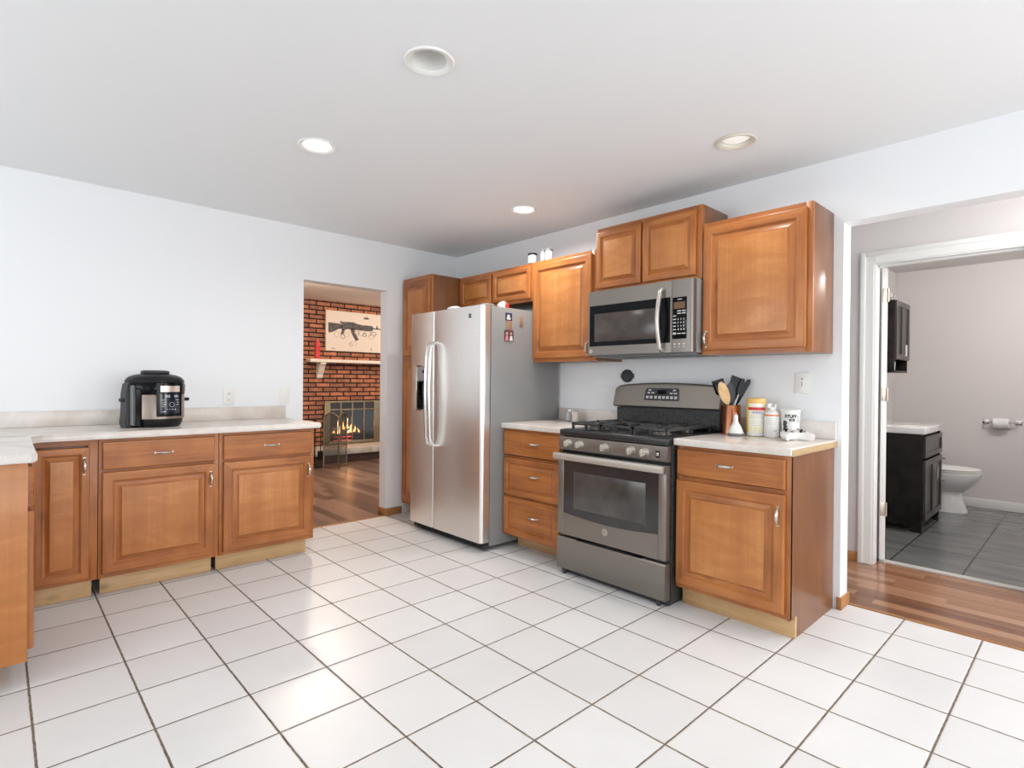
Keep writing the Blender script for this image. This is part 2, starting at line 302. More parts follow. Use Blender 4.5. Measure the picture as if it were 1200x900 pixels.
# ------------------------------------------------------------------ mesh builder
class MB:
    def __init__(s): s.bm = bmesh.new()
    def _mi(s, faces, mi):
        for f in faces: f.material_index = mi
    def box(s, x0, x1, y0, y1, z0, z1, bev=0., mi=0, seg=2):
        x0, x1 = sorted((x0, x1)); y0, y1 = sorted((y0, y1)); z0, z1 = sorted((z0, z1))
        v = [s.bm.verts.new(p) for p in ((x0, y0, z0), (x1, y0, z0), (x1, y1, z0), (x0, y1, z0), (x0, y0, z1), (x1, y0, z1), (x1, y1, z1), (x0, y1, z1))]
        fs = [s.bm.faces.new([v[i] for i in q]) for q in ((0, 3, 2, 1), (4, 5, 6, 7), (0, 1, 5, 4), (1, 2, 6, 5), (2, 3, 7, 6), (3, 0, 4, 7))]
        s._mi(fs, mi)
        if bev > 0:
            es = list({e for f in fs for e in f.edges})
            r = bmesh.ops.bevel(s.bm, geom=es, offset=bev, segments=seg, affect='EDGES', profile=.5); s._mi(r['faces'], mi)
        return s
    def prism(s, pts, axis, a, b, bev=0., mi=0, seg=2):
        """polygon pts (2D) extruded along axis from a to b; 2D order: x->(y,z) y->(x,z) z->(x,y)"""
        def P(p, t): return {'x': (t, p[0], p[1]), 'y': (p[0], t, p[1]), 'z': (p[0], p[1], t)}[axis]
        va = [s.bm.verts.new(P(p, a)) for p in pts]; vb = [s.bm.verts.new(P(p, b)) for p in pts]; n = len(pts)
        fs = [s.bm.faces.new(va), s.bm.faces.new(list(reversed(vb)))]
        fs += [s.bm.faces.new((va[i], vb[i], vb[(i+1) % n], va[(i+1) % n])) for i in range(n)]
        s._mi(fs, mi)
        if bev > 0:
            es = list(set(fs[0].edges) | set(fs[1].edges))
            r = bmesh.ops.bevel(s.bm, geom=es, offset=bev, segments=seg, affect='EDGES'); s._mi(r['faces'], mi)
        return s
    def lathe(s, prof, c=(0, 0, 0), n=32, axis='z', mi=0, closed=False, sx=1., sy=1.):
        rings = []
        for r, z in prof:
            ring = []
            for k in range(n):
                a = 2*PI*k/n; u, v = r*math.cos(a)*sx, r*math.sin(a)*sy
                p = {'z': (u, v, z), 'x': (z, u, v), 'y': (u, z, v)}[axis]
                ring.append(s.bm.verts.new((p[0]+c[0], p[1]+c[1], p[2]+c[2])))
            rings.append(ring)
        fs = []
        for a, b in zip(rings, rings[1:]):
            for k in range(n): fs.append(s.bm.faces.new((a[k], a[(k+1) % n], b[(k+1) % n], b[k])))
        if not closed:
            for ring in (rings[0], rings[-1]): fs.append(s.bm.faces.new(ring))
        else:
            for k in range(n): fs.append(s.bm.faces.new((rings[-1][k], rings[-1][(k+1) % n], rings[0][(k+1) % n], rings[0][k])))
        s._mi(fs, mi); return s
    def tube(s, pts, r, n=10, mi=0, flat=1.):
        pts = [Vector(p) for p in pts]; rs = r if isinstance(r, (list, tuple)) else [r]*len(pts); rings = []; up0 = None
        for i, p in enumerate(pts):
            t = (pts[min(i+1, len(pts)-1)]-pts[max(i-1, 0)]).normalized()
            if up0 is None:
                up0 = Vector((0, 0, 1)) if abs(t.z) < .9 else Vector((1, 0, 0))
            sd = t.cross(up0).normalized(); up = sd.cross(t).normalized(); up0 = up
            rings.append([s.bm.verts.new(p+sd*math.cos(2*PI*k/n)*rs[i]+up*math.sin(2*PI*k/n)*rs[i]*flat) for k in range(n)])
        fs = []
        for a, b in zip(rings, rings[1:]):
            for k in range(n): fs.append(s.bm.faces.new((a[k], a[(k+1) % n], b[(k+1) % n], b[k])))
        fs += [s.bm.faces.new(rings[0]), s.bm.faces.new(rings[-1])]; s._mi(fs, mi); return s
    def blob(s, secs, n=20, mi=0, power=2.):
        """stack of superellipse sections (cx,cy,z,rx,ry)"""
        rings = []
        for cx, cy, z, rx, ry in secs:
            ring = []
            for k in range(n):
                a = 2*PI*k/n; c_, s_ = math.cos(a), math.sin(a)
                ring.append(s.bm.verts.new((cx+rx*math.copysign(abs(c_)**(2/power), c_), cy+ry*math.copysign(abs(s_)**(2/power), s_), z)))
            rings.append(ring)
        fs = []
        for a, b in zip(rings, rings[1:]):
            for k in range(n): fs.append(s.bm.faces.new((a[k], a[(k+1) % n], b[(k+1) % n], b[k])))
        fs += [s.bm.faces.new(rings[0]), s.bm.faces.new(rings[-1])]; s._mi(fs, mi); return s
    def panel(s, P, u0, u1, v0, v1, prof, mv=0, mh=1, mc=None):
        """rectangular mitred panel; prof = list of (inset, out); side rings use mv (uprights) or mh (rails)"""
        loops = []
        for ins, w in prof:
            loops.append([s.bm.verts.new(P(a, b, w)) for a, b in ((u0+ins, v0+ins), (u1-ins, v0+ins), (u1-ins, v1-ins), (u0+ins, v1-ins))])
        for A, B in zip(loops, loops[1:]):
            for k in range(4):
                f = s.bm.faces.new((A[k], A[(k+1) % 4], B[(k+1) % 4], B[k])); f.material_index = mh if k % 2 == 0 else mv
        f = s.bm.faces.new(loops[-1]); f.material_index = mc if mc is not None else mv
        f = s.bm.faces.new(loops[0]); f.material_index = mv
        return s
    def xf(s, M):
        bmesh.ops.transform(s.bm, matrix=M, verts=s.bm.verts); return s
    def build(s, name, mats, parent=None, smooth=True, ang=35, kind=None, label=None):
        bmesh.ops.recalc_face_normals(s.bm, faces=s.bm.faces)
        me = bpy.data.meshes.new(name)
        off = Vector((0, 0, 0)); p = parent
        while p is not None: off += p.location; p = p.parent
        if off.length: bmesh.ops.translate(s.bm, verts=s.bm.verts, vec=-off)
        s.bm.to_mesh(me); s.bm.free()
        for m in (mats if isinstance(mats, (list, tuple)) else [mats]): me.materials.append(m)
        if smooth:
            me.shade_smooth(); me.set_sharp_from_angle(angle=R(ang))
        o = bpy.data.objects.new(name, me); C.objects.link(o)
        if parent: o.parent = parent
        if kind: o['kind'] = kind
        if label: o['label'] = label
        return o
def thing(name, loc, label, cat, group=None):
    o = bpy.data.objects.new(name, None); o.empty_display_size = .05; C.objects.link(o); o.location = loc
    o['label'] = label; o['category'] = cat
    if group: o['group'] = group
    return o
def single(o, loc, label, cat, group=None):
    """a thing that is one mesh: move its origin to loc"""
    o.data.transform(Matrix.Translation(-Vector(loc))); o.location = loc
    o['label'] = label; o['category'] = cat
    if group: o['group'] = group
    return o
def struct(mb, name, mats, smooth=False, **k):
    return mb.build(name, mats, None, smooth, kind='structure', **k)
def PB(xf): return lambda u, v, w: (xf-w, u, v)      # fronts facing -x (wall with stove); u = y
def PA(yf): return lambda u, v, w: (u, yf-w, v)      # fronts facing -y; u = x
def PE(xf): return lambda u, v, w: (xf+w, u, v)      # fronts facing +x
def lettering(txt, size, P, u, v, w, m, parent, dirn=1, name='lettering', bold=0.):
    cu = bpy.data.curves.new('t', 'FONT'); cu.body = txt; cu.size = size; cu.align_x = 'CENTER'; cu.align_y = 'CENTER'; cu.offset = bold
    to = bpy.data.objects.new('t', cu); C.objects.link(to); dg = bpy.context.evaluated_depsgraph_get(); dg.update()
    me = bpy.data.meshes.new_from_object(to.evaluated_get(dg)); bpy.data.objects.remove(to); bpy.data.curves.remove(cu)
    off = Vector((0, 0, 0)); p = parent
    while p is not None: off += p.location; p = p.parent
    for vt in me.vertices: vt.co = Vector(P(u+dirn*vt.co.x, v+vt.co.y, w))-off
    me.name = name; me.materials.clear(); me.materials.append(m)
    o = bpy.data.objects.new(name, me); C.objects.link(o); o.parent = parent; return o
def bx(mb, P, u0, u1, v0, v1, w0, w1, bev=0., mi=0, seg=2):
    a = P(u0, v0, w0); b = P(u1, v1, w1); mb.box(a[0], b[0], a[1], b[1], a[2], b[2], bev, mi, seg); return mb

# ------------------------------------------------------------------ room shell
CH = 2.4384
XL, YR = -5.6, -6.8
struct(MB().box(XL, .12, YR, 0.0, -.05, 0), 'floor', m_tile)
struct(MB().box(.12, 1.13, YR, .12, -.05, -.001), 'floor_hall', m_hallfl)
struct(MB().box(1.13, 3.85, -4.9, -2.84, -.05, 0), 'floor_bathroom', m_slatefl)
struct(MB().box(-3.5, 3.6, 0.0, 4.3, -.05, -.001), 'floor_living', m_livfl)
CANS = [(-2.118, -2.60), (-2.105, -1.560), (-.596, -1.560), (-.60, -3.10)]
def ceiling_kitchen():
    o = struct(MB().box(XL-.1, .12, YR-.1, .12, CH, CH+.16), 'ceiling', p_ceil)
    cut = MB()
    for x, y in CANS: cut.lathe([(.078, CH-.05), (.078, CH+.13)], (x, y, 0), 40)
    co = cut.build('cutter', p_ceil, None, False)
    md = o.modifiers.new('b', 'BOOLEAN'); md.object = co; md.operation = 'DIFFERENCE'; md.solver = 'EXACT'
    dg = bpy.context.evaluated_depsgraph_get(); dg.update()
    me = bpy.data.meshes.new_from_object(o.evaluated_get(dg)); o.modifiers.clear(); o.data = me; bpy.data.objects.remove(co)
ceiling_kitchen()
struct(MB().box(.121, 1.12, YR-.1, .12, CH, CH+.1), 'ceiling_hall', p_ceil)
struct(MB().box(1.121, 3.95, -5, -2.74, CH, CH+.1), 'ceiling_bathroom', p_hall)
struct(MB().box(-3.6, 3.7, .121, 4.4, CH, CH+.1), 'ceiling_living', p_living)
# wall with the doorway (back), wall with the stove (right)
DX0, DX1, DH = -1.53, -.77, 2.018
struct(MB().box(XL, DX0, 0, .12, 0, CH).box(DX1, 0, 0, .12, 0, CH).box(DX0, DX1, 0, .12, DH, CH).box(0, .12, 0, .12, 0, CH), 'wall_back', p_wall)
struct(MB().box(0, .12, -3.42, 0, 0, CH).box(0, .12, YR, -3.42, 2.085, CH), 'wall_right', p_wall)
WX0, WX1, WZ0, WZ1 = -4.1, -.9, .7, 2.2
struct(MB().box(XL, WX0, YR-.12, YR, 0, CH).box(WX1, .22, YR-.12, YR, 0, CH).box(WX0, WX1, YR-.12, YR, 0, WZ0).box(WX0, WX1, YR-.12, YR, WZ1, CH)
       .box(1.02, 1.12, YR-.12, YR, 0, CH).box(.22, 1.02, YR-.12, YR, 0, .65).box(.22, 1.02, YR-.12, YR, 2.15, CH), 'wall_rear', p_wall)
struct(MB().box(XL-.12, XL, YR-.12, -5.4, 0, CH).box(XL-.12, XL, -.8, .12, 0, CH).box(XL-.12, XL, -2.8, -2.3, 0, CH).box(XL-.12, XL, -2.3, -.8, 0, 1.0).box(XL-.12, XL, -2.3, -.8, 2.1, CH).box(XL-.12, XL, -5.4, -2.8, 0, .8).box(XL-.12, XL, -5.4, -2.8, 2.2, CH), 'wall_left', p_wall)
# hall wall with the bathroom door
BY0, BY1, BH = -3.33, -4.10, 2.035
struct(MB().box(1.0, 1.082, BY0, .12, 0, CH).box(1.0, 1.082, YR, BY1, 0, CH).box(1.0, 1.082, BY1, BY0, BH, CH), 'wall_hall', p_hall)
struct(MB().box(1.06, 3.85, -2.84, -2.74, 0, CH), 'wall_bathroom_left', p_hall)
struct(MB().box(3.85, 3.95, -5, -2.74, 0, CH), 'wall_bathroom_back', p_hall)
struct(MB().box(1.06, 3.85, -5, -4.9, 0, CH), 'wall_bathroom_right', p_hall)
# living room shell; brick wall with the firebox opening
FX0, FX1, FZ0, FZ1 = .335, 1.31, .21, .89
BYW = 3.75
struct(MB().box(-3.5, FX0, BYW, BYW+.12, 0, CH).box(FX1, 3.6, BYW, BYW+.12, 0, CH).box(FX0, FX1, BYW, BYW+.12, FZ1, CH).box(FX0, FX1, BYW, BYW+.12, 0, FZ0), 'wall_brick', m_brick)
struct(MB().box(-3.6, -3.5, .12, 4.3, 0, CH), 'wall_living_left', p_living)
struct(MB().box(3.6, 3.7, .12, 4.3, 0, CH), 'wall_living_right', p_living)
def window(name, P, u0, u1, v0, v1, nu):  # all windows built here are unseen, added to house the light panels
    f = MB(); t = .05
    for a, b, c, d in ((u0-.06, u0+t, v0-.06, v1+.06), (u1-t, u1+.06, v0-.06, v1+.06)): bx(f, P, a, b, c, d, -.10, .015, .003)
    for c, d in ((v0-.06, v0+t), (v1-t, v1+.06)): bx(f, P, u0+t, u1-t, c, d, -.10, .015, .003)
    for k in range(1, nu): u = u0+(u1-u0)*k/nu; bx(f, P, u-.025, u+.025, v0+t, v1-t, -.09, -.03, .003)
    o = struct(f, name, p_trim, True)
    bx(MB(), P, u0, u1, v0, v1, -.07, -.065).build('added_window_pane', m_glass, o)
    bx(MB(), P, u0-.1, u1+.1, v0-.09, v0-.06, -.02, .05, .004).build('added_window_sill', p_trim, o)
window('added_window_1', lambda u, v, w: (u, YR+w, v), WX0, WX1, WZ0, WZ1, 3)
window('added_window_2', lambda u, v, w: (XL+w, u, v), -5.4, -2.8, .8, 2.2, 2)
window('added_window_4', lambda u, v, w: (XL+w, u, v), -2.3, -.8, 1.0, 2.1, 2)  # added on the unseen left wall to light the stove wall and fridge
window('added_window_3', lambda u, v, w: (u, YR+w, v), .22, 1.02, .65, 2.15, 1)
# baseboards and trims
BB = .065
struct(MB().box(DX1-.0, -.61, -.012, 0, 0, BB, .003).box(DX1-.012, DX1, -.012, .12, 0, BB, .003), 'baseboard_back', w_trim, True)
struct(MB().box(-.001, .132, -3.432, -3.42, 0, BB, .003).box(-.012, 0, -3.432, -3.405, 0, BB, .003).box(.12, .132, -3.42, 0, 0, BB, .003), 'baseboard_right', w_trimy, True)
struct(MB().box(.988, 1.0, -3.245, .0, 0, BB, .003), 'baseboard_hall', w_trimy, True)
struct(MB().box(3.836, 3.85, -4.9, -2.84, 0, .09, .004).box(1.12, 2.2, -2.854, -2.84, 0, .09, .004), 'baseboard_bathroom', p_trim, True)
struct(MB().box(.108, .134, YR, -3.42, -.001, .005, .001), 'trim_1', w_trimy, True)          # strip between tile and hall planks
struct(MB().box(DX0, DX1, -.0, .03, -.001, .005, .001), 'trim_2', w_trim, True)             # strip in the doorway
# bathroom door casing and jamb
def casing_prof(): return [(0, 0), (0, .010), (.012, .016), (.055, .020), (.075, .016), (.08, .010), (.08, 0)]
cs = MB()
cs.prism([(BY0+.0+a, 0) for a in (0,)] and [(BY0+.005, 0), (BY0+.085, 0), (BY0+.085, BH+.075), (BY0+.005, BH+.075)], 'x', .984, 1.0, .003)
cs.prism([(BY1-.085, 0), (BY1-.005, 0), (BY1-.005, BH+.075), (BY1-.085, BH+.075)], 'x', .984, 1.0, .003)
cs.prism([(BY1-.004, BH-.005), (BY0+.004, BH-.005), (BY0+.004, BH+.075), (BY1-.004, BH+.075)], 'x', .984, 1.0, .003)
cs.box(.979, .985, BY0+.055, BY0+.085, 0, BH+.075, .002).box(.979, .985, BY1-.085, BY0+.055, BH+.045, BH+.075, .002)
cs.box(.992, 1.078, BY0-.006, BY0+.006, 0, BH, .002).box(.992, 1.078, BY1-.006, BY1+.008, 0, BH, .002).box(.992, 1.078, BY1+.006, BY0-.004, BH-.014, BH+.002, .002)
cs.box(1.035, 1.075, BY1+.01, BY0-.01, BH-.026, BH-.012, .002)
struct(cs, 'trim_3', p_trim, True)
struct(MB().box(1.11, 1.17, BY1+.01, BY0-.01, -.002, .008, .002), 'trim_4', mat('threshold_grey', (.55, .53, .50), .5), True)
# door slab, opened into the bathroom
def bath_door():
    L = .74; ang = R(31); hx, hy = 1.125, BY0-.026
    M = Matrix.Translation((hx, hy, 0)) @ Matrix.Rotation(ang, 4, 'Z')
    d = MB().box(0, L, -.018, .018, .012, BH-.02, .002)
    for sgn in (-1, 1):
        for (z0, z1) in ((.25, .95), (1.1, 1.85)):
            for (a, b) in ((.11, .34), (.41, .64)):
                d.box(a, b, sgn*.017, sgn*.021, z0, z1, .0015)
    d.xf(M)
    o = struct(d, 'door_1', p_trim, True)
    for z in (.36, 1.15, 1.83):
        h = MB().box(-.002, .0, -.016, .014, z-.045, z+.045, .0005).tube([(-.004, -.020, z-.047), (-.004, -.020, z+.047)], .006, 10)
        for dz in (-.03, 0, .03): h.lathe([(.004, -.004), (.003, -.002)], (0, .0 if dz else .006, z+dz), 10, 'x')
        h.xf(M).build('hinge', mat('old_nickel', (.55, .48, .40), .35, .8), o)
    for sgn in (-1, 1):
        MB().lathe([(.026, 0), (.026, sgn*.008), (.010, sgn*.012), (.010, sgn*.035), (.026, sgn*.042), (.027, sgn*.055), (.015, sgn*.065)], (L-.06, sgn*.018, .95), 20, 'y').xf(M).build('door_knob', m_nickel, o)
bath_door()

# ------------------------------------------------------------------ cabinets
RAISED = [(0, 0), (0, .013), (.002, .018), (.006, .020), (.012, .0205), (.046, .0205), (.049, .017), (.052, .0165), (.056, .0095), (.062, .0085), (.066, .0095), (.086, .0185), (.088, .0215), (.091, .022)]
SMALLR = [(0, 0), (0, .013), (.002, .018), (.006, .020), (.010, .0205), (.034, .0205), (.037, .017), (.039, .0165), (.043, .0095), (.048, .0085), (.051, .0095), (.066, .0175), (.068, .021), (.071, .0215)]
SLAB = [(0, 0), (0, .014), (.004, .019), (.012, .020), (.013, .0193)]
def pull(P, u, v, parent, vertical=False, ln=.085):
    m = MB(); pts = []; rad = []
    N = 12
    for k in range(N+1):
        t = k/N; s_ = (t-.5)*ln; w = .020+.024*math.sin(PI*t)**.55 if 0 < t < 1 else .020
        pts.append(P(u, v+s_, w) if vertical else P(u+s_, v, w)); rad.append(.0030+.0055*math.sin(PI*t))
    m.tube(pts, rad, 10)
    for s_ in (-ln/2, ln/2):
        a = (u, v+s_) if vertical else (u+s_, v)
        m.tube([P(*a, .0195), P(*a, .023)], .0065, 12)
    return m.build('handle', m_nickel, parent)
def door(P, u0, u1, v0, v1, parent, mh, pf=RAISED, name='door', hu=None, hv=None, vert=True, flip=False):
    u0, u1 = min(u0, u1), max(u0, u1)
    d = MB().panel(P, u0, u1, v0, v1, [(i, w+.0005) for i, w in pf], 0, 1, 2).build(name, [mh if pf is SLAB or name == 'drawer' else w_v, mh, mh if pf is SLAB or name == 'drawer' else w_panel], parent, True, 25)
    if hu is not None: pull(P, hu, hv, d, vert)
    return d
def frame(P, u0, u1, v0, v1, parent, mh, stiles, rails):
    """face frame: stiles list of (u0,u1), rails list of (v0,v1), mitre-free, 19 mm thick behind the face plane"""
    m = MB()
    for a, b in stiles: bx(m, P, a, b, v0, v1, -.019, 0, .001, 0)
    us = sorted(stiles, key=lambda q: min(q))
    for (a, b), (c, d) in zip(us, us[1:]):
        for r0, r1 in rails: bx(m, P, max(a, b), min(c, d), r0, r1, -.019, -.0004, .0, 1)
    return m.build('face_frame', [w_v, mh], parent)
XF = -.61
# -- run on the stove wall
Pb = PB(XF)
# drawer base between fridge and stove
t = thing('base_cabinet', (XF, -1.68, 0), 'narrow wooden base cabinet with three drawers between refrigerator and stove', 'cabinet')
MB().box(-.59, -.003, -1.402, -1.958, .105, .875, .001).build('cabinet_body', w_side, t)
frame(Pb, -1.958, -1.402, .105, .875, t, w_y, [(-1.958, -1.925), (-1.435, -1.402)], [(.105, .13), (.385, .41), (.65, .68), (.85, .875)])
for (a, b, pf) in ((.69, .857, SLAB), (.405, .668, SMALLR), (.118, .388, SMALLR)):
    door(Pb, -1.952, -1.408, a, b, t, w_y, pf, 'drawer', -1.72, a+(b-a)*(.58 if pf is SMALLR else .55), False)
MB().box(-.475, -.46, -1.405, -1.958, 0, .105, .001).box(-.46, -.02, -1.41, -1.95, .0, .02).build('toe_kick', w_rawy, t, label='pale unstained toe kick board')
# single base right of the stove
t = thing('base_cabinet', (XF, -3.09, 0), 'wooden base cabinet with one drawer and one door right of the stove, ending the run', 'cabinet')
MB().box(-.59, -.001, -2.80, -3.372, .105, .875, .001).build('cabinet_body', w_side, t)
MB().prism([(-.609, .10), (-.528, .10), (-.528, 0), (-.002, 0), (-.002, .876), (-.609, .876)], 'y', -3.372, -3.386, .0008).build('end_panel', w_side, t, label='darker stained plywood end panel')
frame(Pb, -3.386, -2.795, .105, .875, t, w_y, [(-3.386, -3.35), (-2.825, -2.795)], [(.105, .135), (.68, .71), (.845, .875)])
door(Pb, -3.362, -2.803, .715, .858, t, w_y, SLAB, 'drawer', -3.07, .792, False)
door(Pb, -3.362, -2.800, .128, .690, t, w_y, RAISED, 'door', -3.335, .588, True)
MB().box(-.549, -.529, -2.80, -3.388, 0, .104, .001).box(-.525, -.02, -2.81, -3.36, 0, .02).build('toe_kick', w_rawy, t, label='pale unstained toe kick board')

# -- upper cabinets
def upper(y0, y1, z0, z1, doors, label, xf=-.315, handles=(), sideL=False, name='wall_cabinet', pf=RAISED, rail=.03, mull=None):
    t = thing(name, (0, (y0+y1)/2, z0), label, 'cabinet'); P = PB(xf)
    MB().box(xf+.019, -.002, y0, y1, z0+.002, z1, .001).build('cabinet_body', w_side, t)
    st = [(y1, y1+.035), (y0-.03, y0)]
    if mull: st.append(mull)
    frame(P, y0, y1, z0, z1, t, w_y, st, [(z0, z0+rail), (z1-.04, z1)])
    for i, (a, b, c, d) in enumerate(doors):
        h = handles[i] if i < len(handles) else None
        door(P, a, b, c, d, t, w_y, pf, 'door', h[0] if h else None, h[1] if h else None, True)
    return t
upper(-.462, -1.392, 1.835, 2.128, [(-.50, -.905, 1.858, 2.105), (-.925, -1.368, 1.858, 2.105)], 'short wooden wall cabinet with two doors above the refrigerator', pf=SMALLR, mull=(-.93, -.90))
upper(-1.394, -1.990, 1.362, 2.13, [(-1.400, -1.962, 1.388, 2.105)], 'single door wooden wall cabinet between refrigerator and microwave', handles=[(-1.94, 1.45)])
upper(-1.994, -2.774, 1.828, 2.262, [(-2.004, -2.362, 1.850, 2.235), (-2.376, -2.738, 1.850, 2.235)], 'highest wooden wall cabinet, two doors directly above the microwave', pf=SMALLR, mull=(-2.385, -2.355))
upper(-2.778, -3.372, 1.378, 2.142, [(-2.790, -3.345, 1.402, 2.115)], 'large single door wooden wall cabinet at the right end above the counter', handles=[(-2.812, 1.468)])
# pantry in the corner
t = thing('pantry_cabinet', (-.3, -.23, 0), 'tall narrow wooden pantry cabinet in the corner beside the refrigerator', 'cabinet')
MB().box(-.592, -.003, -.004, -.458, .10, 2.13, .001).build('cabinet_body', w_side, t)
frame(PB(-.61), -.458, -.004, .10, 2.132, t, w_y, [(-.458, -.42), (-.04, -.004)], [(.10, .14), (1.38, 1.44), (2.085, 2.132)])
door(PB(-.61), -.44, -.03, 1.435, 2.10, t, w_y); door(PB(-.61), -.44, -.03, .125, 1.395, t, w_y)
MB().box(-.535, -.02, -.01, -.45, 0, .10, .001).build('toe_kick', w_rawy, t)

# -- run on the doorway wall
Pa = PA(-.61)
def base_left(x0, x1, label, drawer=None, dr=None, hinge_u=None, endpanel=False, st=(.03, .03)):
    t = thing('base_cabinet', ((x0+x1)/2, -.3, 0), label, 'cabinet')
    MB().box(x0+.001, x1-.001, -.59, -.003, .105, .875, .001).build('cabinet_body', w_side, t)
    frame(Pa, x0, x1, .105, .875, t, w_x, [(x0+.0005, x0+st[0]), (x1-st[1], x1-.0005)], [(.105, .135), (.845, .875)] + ([(.675, .71)] if drawer else []))
    if drawer: door(Pa, drawer[0], drawer[1], drawer[2], drawer[3], t, w_x, SLAB, 'drawer', (drawer[0]+drawer[1])/2+.01, (drawer[2]+drawer[3])/2, False)
    door(Pa, dr[0], dr[1], dr[2], dr[3], t, w_x, RAISED if dr[1]-dr[0] > .3 else SMALLR, 'door', hinge_u[0], hinge_u[1], True)
    return t
t = base_left(-3.200, -2.914, 'narrow wooden base cabinet in the inner corner, one door and no drawer', None, (-3.185, -2.952, .125, .835), (-2.975, .735), st=(.03, .045))
MB().box(-3.20, -2.932, -.54, -.525, 0, .105, .001).build('toe_kick', w_raw, t, label='pale unstained toe kick board')
t = base_left(-2.912, -2.308, 'wooden base cabinet under the black pressure cooker, one drawer above one wide door', (-2.896, -2.335, .705, .858), (-2.896, -2.335, .128, .690), (-2.358, .598))
MB().box(-2.895, -2.330, -.54, -.525, 0, .105, .001).build('toe_kick', w_raw, t, label='pale unstained toe kick board')
t = base_left(-2.306, -1.700, 'wooden base cabinet beside the doorway, one drawer above one wide door', (-2.284, -1.722, .705, .858), (-2.284, -1.722, .128, .690), (-1.745, .59))
MB().box(-2.304, -1.725, -.54, -.525, 0, .105, .001).build('toe_kick', w_raw, t, label='pale unstained toe kick board')
# peninsula cabinet at the far left
t = thing('base_cabinet', (-3.52, -1.05, 0), 'wooden peninsula cabinet cut by the left edge, plain end panel facing the room', 'cabinet')
MB().box(-3.86, -3.246, -1.482, -.62, .10, .875, .001).build('cabinet_body', w_side, t)
MB().box(-3.88, -3.229, -1.50, -1.482, .096, .876, .0015).build('end_panel', w_panel, t, label='plain honey coloured end panel')
P = PE(-3.229)
frame(P, -1.482, -.64, .10, .875, t, w_y, [(-1.481, -1.45), (-.67, -.64), (-1.07, -1.03)], [(.10, .13), (.845, .875), (.67, .70)])
door(P, -1.475, -1.06, .135, .68, t, w_y, RAISED, 'door'); door(P, -1.04, -.66, .135, .68, t, w_y, RAISED, 'door')
door(P, -1.475, -1.06, .70, .858, t, w_y, SLAB, 'drawer'); door(P, -1.04, -.66, .70, .858, t, w_y, SLAB, 'drawer')
MB().box(-3.80, -3.31, -1.42, -.62, 0, .10, .001).build('toe_kick', w_rawy, t)

# ------------------------------------------------------------------ worktops
ZT, ZB = .914, .877
c = MB().prism([(-3.90, -.002), (-3.90, -1.525), (-3.22, -1.525), (-3.202, -1.508), (-3.202, -.70), (-3.15, -.648), (-1.668, -.648), (-1.662, -.642), (-1.662, -.002)], 'z', ZB, ZT, .006, 0, 3)
o = c.build('countertop', m_lam); single(o, (-2.6, -.3, ZB), 'long L-shaped beige laminate worktop under the black pressure cooker', 'countertop')
MB().box(-3.90, -1.672, -.022, -.002, ZT, 1.008, .004).build('backsplash', m_lam, o)
MB().box(-3.9, -3.205, -.652, -.650, ZT-.0006, ZT+.0008).build('seam', mat('seam_dark', (.25, .2, .16), .6), o, label='thin dark joint line')
o = MB().box(-.648, -.002, -1.398, -1.990, ZB, ZT, .006, 0, 3).build('countertop', m_lam)
single(o, (-.32, -1.69, ZB), 'short beige worktop between the refrigerator and the stove', 'countertop')
MB().box(-.022, -.002, -1.398, -1.990, ZT, 1.008, .004).build('backsplash', m_lam, o)
o = MB().box(-.648, -.002, -2.792, -3.398, ZB, ZT, .006, 0, 3).build('countertop', m_lam)
single(o, (-.32, -3.1, ZB), 'beige worktop right of the stove under the copper crock and canisters', 'countertop')
MB().box(-.022, -.002, -2.792, -3.398, ZT, 1.008, .004).build('backsplash', m_lam, o)
MB().box(-.638, -.004, -3.396, -3.401, ZB-.002, ZT-.008, .0005)  .build('edge_strip', wood('bare_board', 'x', (.34, .22, .10), (.44, .30, .15), (.52, .37, .20), .6), o, label='bare wood edge, unlaminated')

